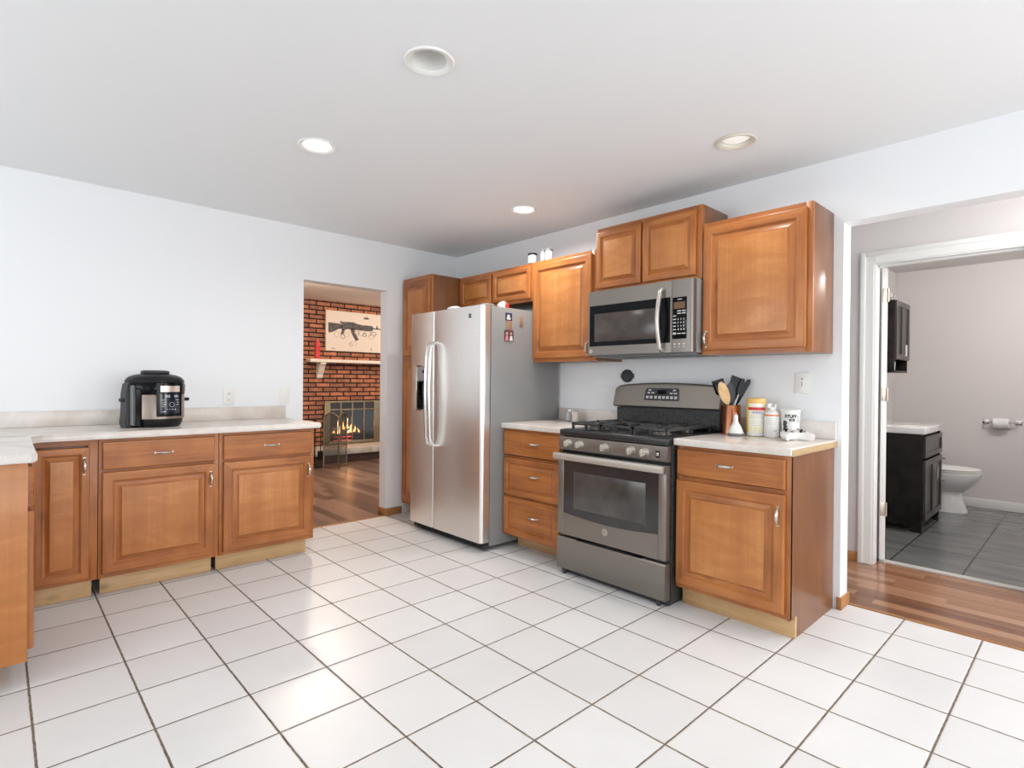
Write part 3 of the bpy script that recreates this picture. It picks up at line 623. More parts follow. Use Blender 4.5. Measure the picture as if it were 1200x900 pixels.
# ------------------------------------------------------------------ refrigerator
def fridge():
    t = thing('refrigerator', (-.42, -.935, 0), 'stainless steel side by side refrigerator with ice dispenser beside the pantry', 'refrigerator')
    YL, YRt = -.478, -1.396
    MB().box(-.745, -.04, YL, YRt, .03, 1.755, .006).build('cabinet_body', m_fside, t, label='grey enamelled cabinet sides')
    def plan(y0, y1, r0, r1, xf=-.826, xb=-.752):
        pts = [(xb, y0)]; N = 6
        for k in range(N+1): a = PI/2*k/N; pts.append((xf+r0-r0*math.sin(a), y0-r0+r0*math.cos(a)))
        for k in range(N+1): a = PI/2*k/N; pts.append((xf+r1-r1*math.cos(a), y1+r1-r1*math.sin(a)))
        pts.append((xb, y1)); return pts
    ys = -.806
    HZ0, HZ1, HY0, HY1 = .975, 1.335, -.562, -.722
    d = MB(); b_, tp = .062, 1.757
    d.prism(plan(YL, ys+.004, .012, .008), 'z', b_, HZ0); d.prism(plan(YL, ys+.004, .012, .008), 'z', HZ1, tp)
    d.prism(plan(YL, HY0, .012, .0005), 'z', HZ0, HZ1); d.prism(plan(HY1, ys+.004, .0005, .008), 'z', HZ0, HZ1)
    fd = d.build('freezer_door', m_steel, t)
    dp = MB().box(-.756, -.752, HY0, HY1, HZ0, HZ1)
    dp.box(-.829, -.752, HY0+.004, HY0-.006, HZ0, HZ1, .002, 1).box(-.829, -.752, HY1+.006, HY1-.004, HZ0, HZ1, .002, 1)
    dp.box(-.829, -.752, HY0, HY1, HZ0-.004, HZ0+.008, .002, 1).box(-.829, -.752, HY0, HY1, HZ1-.006, HZ1+.004, .002, 1)
    dp = dp.build('ice_dispenser', [m_blackg, m_steelh], fd)
    MB().box(-.826, -.758, HY0-.006, HY1+.006, 1.212, HZ1-.006, .003).build('dispenser_panel', mat('dispenser_grey', (.42, .42, .43), .35, .4), fd)
    MB().box(-.8275, -.826, HY0-.08, HY0-.125, 1.275, 1.300, .0005).build('dispenser_display', m_navy, fd)
    MB().box(-.815, -.775, -.63, -.668, 1.08, 1.20, .004).build('dispenser_paddle', m_dgrey, fd)
    rd = MB().prism(plan(ys-.004, YRt+.004, .008, .028), 'z', b_, tp).build('refrigerator_door', m_steel, t)
    for yy, par in ((-.784, fd), (-.834, rd)):
        pts = [(-.826, yy, 1.512), (-.845, yy, 1.508), (-.868, yy, 1.49), (-.882, yy, 1.45)]
        pts += [(-.882-.010*math.sin(PI*k/10), yy, 1.45-.68*k/10) for k in range(1, 10)]
        pts += [(-.882, yy, .77), (-.868, yy, .73), (-.845, yy, .712), (-.826, yy, .708)]
        MB().tube(pts, .0115, 14).build('handle', m_steelh, par)
    e = MB().box(-.8285, -.826, -1.238, -1.264, 1.672, 1.702, .001).build('badge', m_dgrey, rd)
    lettering('GE', .015, PB(-.826), -1.251, 1.687, .0030, m_print, e, -1)
    g = MB().box(-.79, -.74, YL-.01, YRt+.01, .018, .056, .003)
    for k in range(26): g.box(-.797, -.789, YL-.03-k*.0335, YL-.046-k*.0335, .024, .052, .001, 1)
    g.build('toe_grille', [m_dgrey, m_black], t)
    for yy in (YL-.05, YRt+.05):
        MB().lathe([(.022, -.015), (.022, .015)], (-.74, yy, .022), 16, 'y').build('roller_foot', m_grey, t)
    for yy in (YL-.035, YRt+.04):
        MB().box(-.80, -.70, yy-.02, yy+.02, 1.755, 1.772, .005).build('hinge_cover', m_fside, t)
    MB().box(-.832, -.77, -1.392, -1.36, .058-.012, .062, .002).build('hinge_cover', m_black, t)
fridge()
# things on and on the side of the refrigerator
o = MB().blob([(-.70, -.91, 1.757, .05, .06), (-.70, -.91, 1.775, .055, .068), (-.705, -.90, 1.79, .04, .06), (-.70, -.90, 1.800, .02, .03)], 20, 0, 2.6).build('dish_towel', m_paper)
o.location.z = 0.0; single(o, (-.70, -.91, 1.757), 'crumpled white cloth on top of the refrigerator near the pantry', 'cloth')
o = MB().blob([(-.56, -1.315, 1.757, .05, .04), (-.56, -1.315, 1.78, .052, .042), (-.56, -1.315, 1.80, .035, .03), (-.56, -1.315, 1.812, .012, .01)], 20).build('snack_bag', [m_white, m_red])
for f in o.data.polygons:
    if f.center.x-f.center.y > .772: f.material_index = 1
single(o, (-.56, -1.315, 1.757), 'small red and white packet on top of the refrigerator at the right', 'packet')
YS = -1.3965
def PS(u, v, w): return (u, YS-w, v)
t = thing('photo_strip', (-.58, YS, 1.5), 'brown ribbon with two small photos hanging on the grey refrigerator side', 'photo')
MB().box(-.606, -.545, YS, YS-.002, 1.58, 1.668, .0004).build('ribbon', m_brown, t)
a = bx(MB(), PS, -.612, -.548, 1.662, 1.718, 0, .003, .0004).build('photo_print', m_navy, t, label='upper photo, white shape on dark blue')
m = MB(); bx(m, PS, -.602, -.562, 1.668, 1.685, .003, .0036); m.lathe([(.013, -.0036), (.013, -.003)], (-.584, YS, 1.692), 16, 'y')
m.build('photo_image', m_white, a)
a = bx(MB(), PS, -.622, -.532, 1.512, 1.592, 0, .003, .0004).build('photo_print', mat('photo_ground', (.12, .06, .06), .5), t, label='lower photo of two people in pink and white clothes')
m = MB(); m.prism([(-.616, 1.515), (-.582, 1.515), (-.590, 1.553), (-.606, 1.553)], 'y', YS-.003, YS-.0036); m.build('photo_image', m_pink, a, label='pink figure')
m = MB(); m.prism([(-.572, 1.515), (-.540, 1.515), (-.547, 1.550), (-.566, 1.550)], 'y', YS-.003, YS-.0036); m.build('photo_image', m_white, a, label='white figure')
for u in (-.598, -.557): MB().lathe([(.0095, -.0038), (.0095, -.003)], (u, YS, 1.566), 16, 'y').build('photo_image', m_skin, a, label='face')
o = bx(MB(), PS, -.47, -.435, 1.633, 1.705, 0, .004, .001).build('wooden_magnet', m_brown); single(o, (-.45, YS, 1.633), 'small brown tag near the back of the refrigerator side', 'magnet')

# ------------------------------------------------------------------ gas range
def stove():
    YL, YRt = -2.004, -2.784; xc = -.35
    t = thing('gas_range', (xc, -2.394, 0), 'slate grey gas range with five knobs between two base cabinets', 'stove')
    MB().box(-.645, -.03, YL, YRt, .012, .875, .002).build('range_body', m_iron, t)
    # cooktop
    c = MB().box(-.690, -.03, YL+.0, YRt, .872, .913, .008, 0, 3)
    c.box(-.66, -.10, YL-.02, YRt+.02, .912, .915, .001)
    c.build('cooktop', m_enamel, t)
    P = PB(-.655)
    cp = MB().prism([(-.655, .782), (-.692, .786), (-.697, .80), (-.690, .868), (-.655, .873)], 'y', YL, YRt, .001).build('control_panel', m_slate, t)
    for k, yy in enumerate((-2.093, -2.185, -2.375, -2.562, -2.650)):
        kb = MB().lathe([(.026, -.695), (.026, -.700), (.024, -.703), (.021, -.728), (.019, -.732)], (0, yy, .828), 24, 'x')
        kb.box(-.742, -.728, yy-.0055, yy+.0055, .828-.020, .828+.020, .002)
        kb = kb.build('knob', m_slateh, cp)
    for yy in (-2.093, -2.185, -2.375, -2.562, -2.650):
        m = MB()
        for a in range(-4, 5): m.box(-.6965, -.6945, yy-.0345*math.sin(a*.36)-.001, yy-.0345*math.sin(a*.36)+.001, .828+.0345*math.cos(a*.36)-.001, .828+.0345*math.cos(a*.36)+.001)
        m.build('dial_marks', m_print, cp)
    m = MB().box(-.698, -.694, -2.715, -2.738, .805, .842, .001).build('oven_light_switch', m_black, cp)
    MB().box(-.700, -.698, -2.719, -2.734, .815, .833, .001).build('rocker', m_slateh, m)
    MB().box(-.662, -.645, YL-.004, YRt+.004, .752, .784, .001).build('vent_gap', m_black, t)
    # door
    D = MB()
    zw0, zw1, yw0, yw1 = .389, .728, -2.052, -2.735
    D.box(-.700, -.656, YL, yw0, .252, .766, .004).box(-.700, -.656, yw1, YRt, .252, .766, .004)
    D.box(-.700, -.656, yw0, yw1, zw1, .766, .002)
    # lower rail follows the curved bottom edge of the window
    pts = [(yw0+.0, .252), (yw0, zw0)]
    for k in range(1, 12): tt = k/12; pts.append((yw0+(yw1-yw0)*tt, zw0-.020*math.sin(PI*tt)))
    pts += [(yw1, zw0), (yw1, .252)]
    D.prism(pts, 'x', -.6995, -.656)
    D = D.build('oven_door', m_slate, t, True, 25)
    MB().box(-.696, -.660, yw0+.002, yw1-.002, zw0-.025, zw1+.003).build('oven_window', m_oveng, D, label='dark tinted glass')
    m = MB().box(-.6975, -.696, -2.14, -2.65, .425, .655, .0002); w = m.build('inner_window', m_ovenin, D)
    for yq in (-2.136, -2.652): MB().box(-.6982, -.6972, yq, yq-.0025, .42, .66).build('window_border', m_slatel, D)
    # handle bar
    h = MB()
    pr = [(-.738, .726), (-.746, .731), (-.748, .750), (-.744, .766), (-.728, .768), (-.724, .750)]
    h.prism(pr, 'y', YL+.006, YRt-.004, .003)
    for yy in (YL-.03, YRt+.03): h.box(-.73, -.698, yy-.012, yy+.012, .738, .758, .003)
    h.build('oven_handle', m_slateh, D)
    e = MB().lathe([(.0205, -.7005), (.0205, -.7020), (.018, -.7028)], (0, -2.378, .328), 32, 'x').build('emblem', m_slateh, D, label='round emblem')
    r = MB(); r.lathe([(.0155, -.7028), (.0155, -.7034), (.0135, -.7034), (.0135, -.7028)], (0, -2.378, .328), 32, 'x', closed=True); r.build('emblem_ring', m_dgrey, e)
    lettering('GE', .0165, PB(-.7028), -2.378, .328, .0008, m_dgrey, e, -1)
    # drawer
    dr = MB().prism([(-.700, .036), (-.704, .044), (-.704, .226), (-.697, .234), (-.656, .234), (-.656, .036)], 'y', YL, YRt, .002).build('storage_drawer', m_slate, t)
    sl = []
    for k in range(13): tt = k/12; sl.append((-2.16-.47*tt, .2335))
    for k in range(12, -1, -1): tt = k/12; sl.append((-2.16-.47*tt, .2335+.012*math.sin(PI*tt)+.001))
    MB().prism(sl, 'x', -.7015, -.66).build('drawer_grip', m_black, dr)
    MB().box(-.66, -.1, YL-.004, YRt+.004, .0, .035, .004).build('plinth', m_dgrey, t)
    for yy in (YL-.05, YRt+.05): MB().lathe([(.012, 0), (.012, .034)], (-.683, yy, 0), 14).build('foot', m_dgrey, t)
    # backguard: recessed black lower part, sloping slate fascia with bowed top
    bk = MB().box(-.055, -.012, YL+.0, YRt, .90, 1.19, .003)
    bk.prism([(-2.008, .92), (-2.008, 1.040), (-2.782, 1.040), (-2.782, .92)], 'x', -.085, -.05, .006)
    bk = bk.build('backguard', m_iron, t)
    def arch(y): tt = (y-YL)/(YRt-YL); return 1.188+.027*math.sin(PI*min(max(tt, 0), 1))**.6
    N = 24; fs = MB(); bm = fs.bm; rows = []
    for k in range(N+1):
        y = (YL+.008)+(YRt-YL-.008)*k/N; zt = arch(y)-(.012 if k in (0, N) else 0)
        rows.append([bm.verts.new(p) for p in ((-.015, y, 1.05), (-.095, y, 1.045), (-.112, y, 1.056), (-.080, y, zt-.010), (-.070, y, zt), (-.015, y, zt))])
    for a, b in zip(rows, rows[1:]):
        for j in range(6): bm.faces.new((a[j], a[(j+1) % 6], b[(j+1) % 6], b[j]))
    bm.faces.new(rows[0]); bm.faces.new(rows[-1])
    fa = fs.build('fascia', m_slatel, t, True, 30)
    # control cluster lies on the sloping face
    def PF(u, v, w):   # v measured from 0 (bottom) along the slope
        z = 1.062+v; x = -.1125+(z-1.056)*(.032/.151); return (x-w, u, z)
    def sb(m, u0, u1, v0, v1, w0, w1):
        vs_ = [m.bm.verts.new(PF(u, v, w)) for w in (w0, w1) for u, v in ((u0, v0), (u1, v0), (u1, v1), (u0, v1))]
        for q in ((0, 1, 2, 3), (4, 5, 6, 7), (0, 1, 5, 4), (1, 2, 6, 5), (2, 3, 7, 6), (3, 0, 4, 7)): m.bm.faces.new([vs_[i] for i in q])
    m = MB(); vs_ = []
    q4 = ((-2.248, .034), (-2.508, .034), (-2.502, .108), (-2.492, .116), (-2.264, .116), (-2.252, .106))
    A = [m.bm.verts.new(PF(u, v, -.002)) for u, v in q4]; B = [m.bm.verts.new(PF(u, v, .002)) for u, v in q4]
    m.bm.faces.new(A); m.bm.faces.new(B)
    for k in range(6): m.bm.faces.new((A[k], B[k], B[(k+1) % 6], A[(k+1) % 6]))
    pa = m.build('clock_panel', m_dgrey, fa)
    m = MB(); sb(m, -2.345, -2.412, .076, .104, .002, .0028); m.build('clock_display', m_blackg, pa)
    m = MB()
    for u in (-2.272, -2.302, -2.336, -2.366, -2.396, -2.425, -2.455, -2.485): sb(m, u+.010, u-.010, .046, .064, .002, .0026)
    for u, v in ((-2.28, .080), (-2.312, .080), (-2.45, .078), (-2.48, .078), (-2.47, .098), (-2.285, .098)): sb(m, u+.011, u-.011, v, v+.009, .002, .0026)
    m.build('key_marks', m_print, pa)
    m = MB(); [sb(m, -2.376+u, -2.376+u-.0015, .036, .040, .002, .0026) for u in (0, .004, .008)]; m.build('maker_mark', m_print, pa)
    # burners
    for (bxx, byy, r) in ((-.50, -2.16, .042), (-.22, -2.16, .034), (-.50, -2.63, .046), (-.22, -2.63, .030), (-.36, -2.394, .036)):
        b = MB().lathe([(r+.012, .914), (r+.012, .920), (r+.004, .924), (r, .932)], (bxx, byy, 0), 24)
        b = b.build('burner', m_slate, t)
        MB().lathe([(r, .932), (r+.004, .934), (r+.003, .940), (r*.6, .943)], (bxx, byy, 0), 24).build('burner_cap', m_iron, b)
    # grates (three, side by side)
    for (ya, yb, cents) in ((YL-.045, -2.275, ((-.50, -2.16), (-.22, -2.16))), (-2.285, -2.505, ((-.36, -2.394),)), (-2.515, YRt+.045, ((-.50, -2.63), (-.22, -2.63)))):
        m = MB(); zt0, zt1 = .940, .956; w = .015
        for yy in (ya-w/2, yb+w/2): m.box(-.622, -.110, yy-w/2, yy+w/2, zt0, zt1, .003)
        for xx in (-.615, -.36, -.117): m.box(xx-w/2, xx+w/2, ya, yb, zt0, zt1, .003)
        for xx in (-.615, -.117):
            for yy in (ya-w/2, yb+w/2): m.box(xx-w/2, xx+w/2, yy-w/2, yy+w/2, .915, zt1, .003)
        for yq in ((ya+yb)/2,):
            for xx in (-.615, -.36, -.117): m.box(xx-w/2, xx+w/2, yq-w/2, yq+w/2, .915, zt1+.003, .003)
        for yy in (ya-w/2, yb+w/2): m.box(-.36-w/2, -.36+w/2, yy-w/2, yy+w/2, .915, zt1+.003, .003)
        for (cx, cy) in cents:
            for k in range(4):
                a = PI/4+k*PI/2; L = .115 if len(cents) > 1 else .095
                p0 = (cx+math.cos(a)*.026, cy+math.sin(a)*.026, .951); p1 = (cx+math.cos(a)*L, cy+math.sin(a)*L, .951)
                m.tube([p0, p1], .0075, 8)
            m.box(cx-.13, cx-.03, cy-.0065, cy+.0065, zt0, zt1+.002, .002).box(cx+.03, cx+.13, cy-.0065, cy+.0065, zt0, zt1+.002, .002)
            m.box(cx-.0065, cx+.0065, cy+.03, cy+.10, zt0, zt1+.002, .002).box(cx-.0065, cx+.0065, cy-.10, cy-.03, zt0, zt1+.002, .002)
        m.build('grate', m_iron, t)
stove()

# ------------------------------------------------------------------ over-the-range microwave
def microwave():
    YL, YRt = -2.000, -2.772
    t = thing('microwave', (-.2, -2.386, 1.385), 'slate grey over the range microwave hung under the highest wall cabinet', 'microwave')
    MB().box(-.365, -.004, YL, YRt, 1.392, 1.824, .003).build('housing', m_fside, t, label='grey housing')
    def plan(y0, y1, r0, r1, xf, xb):
        pts = [(xb, y0)]; N = 5
        for k in range(N+1): a = PI/2*k/N; pts.append((xf+r0-r0*math.sin(a), y0-r0+r0*math.cos(a)))
        for k in range(N+1): a = PI/2*k/N; pts.append((xf+r1-r1*math.cos(a), y1+r1-r1*math.sin(a)))
        pts.append((xb, y1)); return pts
    ys = -2.636; z0, z1 = 1.394, 1.818; wz0, wz1 = 1.452, 1.722; wy0, wy1 = YL-.018, -2.625
    d = MB(); X0, X1 = -.412, -.368
    d.prism(plan(YL-.002, ys+.001, .010, .001, X0, X1), 'z', z0, wz0); d.prism(plan(YL-.002, ys+.001, .010, .001, X0, X1), 'z', wz1, z1)
    d.prism(plan(YL-.002, wy0, .010, .0005, X0, X1), 'z', wz0, wz1); d.prism(plan(wy1, ys+.001, .0005, .001, X0, X1), 'z', wz0, wz1)
    d = d.build('microwave_door', m_slate, t)
    MB().box(-.4115, -.372, wy0, wy1, wz0, wz1).build('door_glass', m_blackg, d, label='black glass')
    MB().box(-.4125, -.4113, wy0-.042, -2.53, wz0+.030, wz1-.055, .0003).build('viewing_window', m_mwin, d)
    yy = -2.573
    pts = [(-.412, yy, 1.775), (-.428, yy, 1.772), (-.444, yy, 1.755)]+[(-.446-.026*math.sin(PI*k/12), yy, 1.74-.305*k/12) for k in range(13)]+[(-.444, yy, 1.422), (-.428, yy, 1.408), (-.412, yy, 1.405)]
    MB().tube(pts, .0125, 14).build('handle', m_slateh, d)
    cp = MB().prism(plan(ys-.001, YRt+.004, .001, .022, X0, X1), 'z', z0, z1).build('control_panel', m_slate, t)
    P = PB(-.412)
    k = bx(MB(), P, -2.641, -2.732, 1.472, 1.716, 0, .0015, .0005).build('keypad', m_blackg, cp)
    bx(MB(), P, -2.650, -2.722, 1.648, 1.688, .0015, .0022).build('display', m_amber, k, label='brownish clock display')
    m = MB()
    bx(m, P, -2.672, -2.702, 1.701, 1.705, .0015, .0021)
    for r in range(6): bx(m, P, -2.645, -2.664, 1.610-r*.020, 1.604-r*.020-(.006 if r == 5 else 0), .0015, .0021)
    for r in range(4):
        for q in range(3): bx(m, P, -2.676-q*.018, -2.680-q*.018-(.003 if r == 3 else 0), 1.592-r*.020, 1.582-r*.020, .0015, .0021)
    for v in (1.632, 1.618, 1.500):
        for u in (-2.672, -2.702): bx(m, P, u, u-.024, v, v+.006, .0015, .0021)
    m.build('key_marks', m_print, k)
    m = MB()
    for u in (-2.655, -2.685, -2.715): bx(m, P, u+.006, u-.006, 1.438, 1.446, 0, .0006); bx(m, P, u+.008, u-.008, 1.425, 1.428, 0, .0006)
    m.build('button_marks', m_print, cp)
    e = MB().lathe([(.013, -.412), (.013, -.4145)], (0, YL-.032, 1.420), 24, 'x').build('emblem', m_slateh, d, label='small round emblem')
    lettering('GE', .011, PB(-.4145), YL-.032, 1.420, .0005, m_dgrey, e, -1)
    u = MB().box(-.36, -.03, YL-.02, YRt+.02, 1.380, 1.392, .002)
    u.box(-.34, -.22, YL-.10, YL-.28, 1.377, 1.381, .001).box(-.34, -.22, YRt+.28, YRt+.10, 1.377, 1.381, .001)
    u.build('vent_plate', m_grey, t)
microwave()

# ------------------------------------------------------------------ pressure cooker
def cooker():
    cx, cy, z = -2.600, -.335, ZT+.0012
    t = thing('pressure_cooker', (cx, cy, z), 'black and steel electric pressure cooker standing on the long worktop', 'cooker')
    c = (cx, cy, z)
    MB().lathe([(.125, 0), (.135, .004), (.145, .02), (.150, .048), (.148, .06)], c, 48).build('base', m_black, t)
    MB().lathe([(.149, .048), (.157, .052), (.158, .195), (.156, .198)], c, 48).build('steel_band', brushed('cooker_steel', (.33, .265, .225), .38, 'z', .8), t, label='brushed steel band')
    MB().lathe([(.156, .197), (.160, .205), (.160, .262), (.156, .270)], c, 48).build('upper_rim', m_blackg, t)
    MB().lathe([(.150, .268), (.158, .272), (.156, .286), (.140, .305), (.110, .318), (.075, .324), (.03, .326)], c, 48).build('lid', m_black, t)
    MB().lathe([(.072, .322), (.078, .332), (.074, .343), (.058, .347), (.05, .340), (.02, .336)], c, 40).build('lid_handle', m_dgrey, t)
    def rot(mb, a): return mb.xf(Matrix.Translation(c) @ Matrix.Rotation(a, 4, 'Z'))
    # curved control panel, facing the room
    A0 = R(-90+18)
    def curved(a0, a1, z0, z1, r0, r1, N=12):
        m = MB(); rows = []
        for k in range(N+1):
            a = a0+(a1-a0)*k/N; rows.append([m.bm.verts.new((r*math.cos(a)+cx, r*math.sin(a)+cy, z+zz)) for r, zz in ((r0, z0), (r1, z0), (r1, z1), (r0, z1))])
        for p, q in zip(rows, rows[1:]):
            for j in range(4): m.bm.faces.new((p[j], p[(j+1) % 4], q[(j+1) % 4], q[j]))
        m.bm.faces.new(rows[0]); m.bm.faces.new(rows[-1]); return m
    cp = curved(A0-R(25.5), A0+R(25.5), .066, .268, .155, .172).build('control_panel', m_blackg, t)
    curved(A0-R(19), A0+R(19), .215, .252, .171, .1745).build('name_plate', mat('champagne_plate', (.72, .60, .52), .3, .8), cp, label='champagne coloured plate')
    curved(A0-R(20), A0+R(20), .084, .205, .171, .1732).build('touch_display', mat('display_glass', (.012, .018, .03), .1), cp, label='dark touch display')
    def marks(lst, mm, nm):
        m = MB()
        for (a, w, v0, v1) in lst:
            q = curved(A0+R(a-w/2), A0+R(a+w/2), v0, v1, .173, .1738, 3)
            me = bpy.data.meshes.new('x'); q.bm.to_mesh(me); q.bm.free(); m.bm.from_mesh(me); bpy.data.meshes.remove(me)
        m.build(nm, mm, cp)
    marks([(-9.5, 1.6, .182, .196), (-7.2, 1.6, .182, .196), (-4.6, 1.2, .182, .196), (-2.6, 1.2, .182, .196), (8, 2, .184, .194), (11, 2, .184, .194), (14, 1.5, .184, .194)], m_print, 'display_digits')
    marks([(-15, 6, .165, .168), (-14, 5, .150, .153), (-13, 7, .138, .141), (-14, 4, .126, .129), (14, 6, .165, .168), (15, 4, .150, .153), (14, 5, .136, .139), (-12, 7, .094, .097), (-6, 1, .107, .112), (-2, 1, .107, .112), (3, 5, .108, .111), (9, 2, .106, .112)], m_print, 'key_marks')
    # ring dial
    m = MB(); N = 20
    pos = [(A0+R(2)+.014/.172*math.cos(2*PI*k/N), .138+.014*math.sin(2*PI*k/N)) for k in range(N)]
    m.tube([(cx+.1742*math.cos(a), cy+.1742*math.sin(a), z+v) for a, v in pos+pos[:1]], .0013, 6); m.build('dial_ring', m_print, cp)
    # side handles
    for a in (R(180+12), R(8)):
        h = MB().box(.150, .188, -.030, .030, .155, .176, .006); rot(h, a).build('side_handle', m_black, t)
    # tall hinge column at the left, condensation cup and valve
    h = MB().prism([(.150, 0), (.176, 0), (.185, .03), (.176, .10), (.178, .20), (.168, .262), (.135, .285), (.12, .262), (.150, .24)], 'y', -.038, .038, .006)
    rot(h, R(180+16)).build('hinge_column', m_dgrey, t, label='dark grey hinge column')
    h = MB().prism([(.150, .012), (.166, .015), (.168, .25), (.150, .26)], 'y', -.015, .015, .004)
    rot(h, R(180+36)).build('side_strip', m_grey, t)
    h = MB().prism([(.150, .012), (.1635, .015), (.1645, .23), (.150, .25)], 'y', -.016, .016, .003)
    rot(h, R(180+49)).build('side_strip', m_blackg, t, label='black strip')
    h = MB().box(.148, .172, -.016, .016, .218, .262, .004); rot(h, R(12)).build('lid_latch', m_dgrey, t)
    MB().lathe([(.012, .326), (.012, .340), (.008, .344)], (cx-.06, cy+.02, z), 14).build('pressure_valve', m_dgrey, t)
cooker()

# ------------------------------------------------------------------ outlets and switches
def outlet(P, u, v, label, cat, kind, mm=m_ivory):
    loc = Vector(P(u, v, 0)); name = {'duplex': 'wall_outlet', 'switch': 'light_switch', 'blank': 'wall_outlet'}[kind]
    t = thing(name, loc, label, cat)
    bx(MB(), P, u-.037, u+.037, v-.060, v+.060, .0005, .007, .003).build('cover_plate', mm, t)
    if kind == 'duplex':
        for dv in (-.022, .022):
            r = bx(MB(), P, u-.017, u+.017, v+dv-.014, v+dv+.014, .006, .009, .002).build('receptacle', mm, t)
            m = MB()
            for du in (-.006, .006): bx(m, P, u+du-.0012, u+du+.0012, v+dv-.004, v+dv+.006, .0085, .0094)
            bx(m, P, u-.002, u+.002, v+dv-.010, v+dv-.006, .0085, .0094); m.build('slots', m_slot, r)
    elif kind == 'switch':
        bx(MB(), P, u-.017, u+.017, v-.034, v+.034, .006, .0095, .0015).build('rocker', mm, t)
    else:
        m = bx(MB(), P, u-.017, u+.017, v-.034, v+.034, .006, .0085, .0015).build('receptacle', mm, t)
        k = MB(); bx(k, P, u-.004, u+.004, v+.020, v+.026, .0085, .0095); bx(k, P, u-.0015, u+.0015, v-.02, v+.008, .0085, .0092); k.build('slots', m_slot, m)
outlet(PA(0), -2.080, 1.085, 'ivory wall outlet with two sockets right of the pressure cooker', 'outlet', 'duplex')
outlet(PA(0), -1.675, 1.087, 'ivory wall switch close to the doorway edge', 'switch', 'switch')
outlet(PB(0), -3.220, 1.219, 'ivory wall outlet above the canisters on the stove wall', 'outlet', 'blank')
t = thing('round_wall_hook', (0, -2.043, 1.262), 'round dark grey disc on the wall above the stove back', 'holder')
MB().lathe([(.043, -.001), (.046, -.005), (.046, -.018), (.041, -.024), (.015, -.026)], (0, -2.043, 1.262), 32, 'x').build('disc', m_dgrey, t)
for s_ in (-1, 1): MB().box(-.014, -.001, -2.043+s_*.040, -2.043+s_*.054, 1.246, 1.278, .003).build('side_tab', m_dgrey, t)

# ------------------------------------------------------------------ things on the right worktop
ZI = ZT+.0012
CK = (-.135, -2.868, ZI)
t = thing('utensil_crock', CK, 'copper crock holding black kitchen utensils beside the stove', 'crock')
MB().lathe([(.052, 0), (.056, .003), (.057, .166), (.059, .170), (.055, .170), (.053, .164), (.052, .008), (.01, .006)], CK, 40).build('crock_body', m_copper, t)
UTN = (.69, .72); UTS = (.72, -.69)
def utensil(name, b_, a0, a1, zt, head, mh, ms, label, cat, ext=0.):
    """handle from inside the crock to base of head, head polygon drawn in the plane that faces the room"""
    b = Vector((CK[0]+UTS[0]*a0+UTN[0]*b_, CK[1]+UTS[1]*a0+UTN[1]*b_, ZT+.014)); tp = Vector((CK[0]+UTS[0]*a1+UTN[0]*b_, CK[1]+UTS[1]*a1+UTN[1]*b_, zt))
    t = thing(name, b, label, cat, None)
    ax = (tp-b).normalized()
    MB().tube([b, b.lerp(tp, .5), tp+ax*ext], [.004, .004, .004], 8, 0).build('handle', mh, t)
    ax = (tp-b).normalized(); nr = Vector((UTN[0], UTN[1], 0)).normalized(); side = (Vector((UTS[0], UTS[1], 0))-ax*Vector((UTS[0], UTS[1], 0)).dot(ax)).normalized()
    m = MB(); A = []; B = []
    for u, v in head[0]:
        p = tp+side*u+ax*v; A.append(m.bm.verts.new(p+nr*.0025)); B.append(m.bm.verts.new(p-nr*.0025))
    m.bm.faces.new(A); m.bm.faces.new(list(reversed(B)))
    n = len(A)
    for k in range(n): m.bm.faces.new((A[k], B[k], B[(k+1) % n], A[(k+1) % n]))
    hd = m.build('head', ms, t)
    if len(head) > 1:
        m = MB()
        for q in head[1]:
            A = [m.bm.verts.new(tp+side*u+ax*v-nr*.0032) for u, v in q]; B = [m.bm.verts.new(tp+side*u+ax*v+nr*.0032) for u, v in q]
            m.bm.faces.new(A); m.bm.faces.new(B)
            for k in range(len(q)): m.bm.faces.new((A[k], B[k], B[(k+1) % len(q)], A[(k+1) % len(q)]))
        m.build('slots', m_grey, hd)
def oval(w, h, n=18, y0=0): return [(w*math.sin(2*PI*k/n), y0+h/2-h/2*math.cos(2*PI*k/n)) for k in range(n)]
turner = [[(-.005, -.01), (.005, -.01), (.006, .045), (.034, .07), (.036, .150), (-.036, .150), (-.034, .07), (-.006, .045)], [[(-.020+k*.02-.004, .075), (-.020+k*.02+.004, .075), (-.020+k*.02+.004, .125), (-.020+k*.02-.004, .125)] for k in range(3)]]
utensil('slotted_turner', .030, .028, -.024, 1.092, turner, m_black, m_black, 'black slotted turner at the back left of the crock, behind the wooden spoon', 'utensil')
utensil('wooden_spoon', -.030, .028, -.028, 1.090, [oval(.030, .140)], m_wspoon, m_wspoon, 'pale wooden spoon leaning left in the copper crock', 'utensil')
utensil('serving_spoon', -.018, .005, -.006, 1.092, [oval(.026, .125)], m_dgrey, m_dgrey, 'dark grey serving spoon in the middle of the crock', 'utensil')
utensil('spatula', .006, -.022, .004, 1.095, [[(-.008, -.01), (.008, -.01), (.026, .04), (.044, .155), (-.022, .168), (-.034, .05)]], m_black, m_black, 'large black spatula, tallest utensil in the crock', 'utensil')
utensil('ladle', -.006, -.030, .024, 1.092, [oval(.016, .105, 18, .055)], m_steelh, m_black, 'slim black spoon on a steel handle right of the large spatula', 'utensil', .06)
utensil('tongs', .018, -.036, .043, 1.092, [[(-.005, -.01), (.005, -.01), (.013, .06), (.018, .15), (.008, .168), (-.010, .155), (-.010, .05)]], m_black, m_black, 'black tongs leaning furthest right out of the crock', 'utensil', .03)
FN = (-.222, -2.940, ZI)
t = thing('funnel', FN, 'white funnel standing mouth down in front of the copper crock', 'funnel')
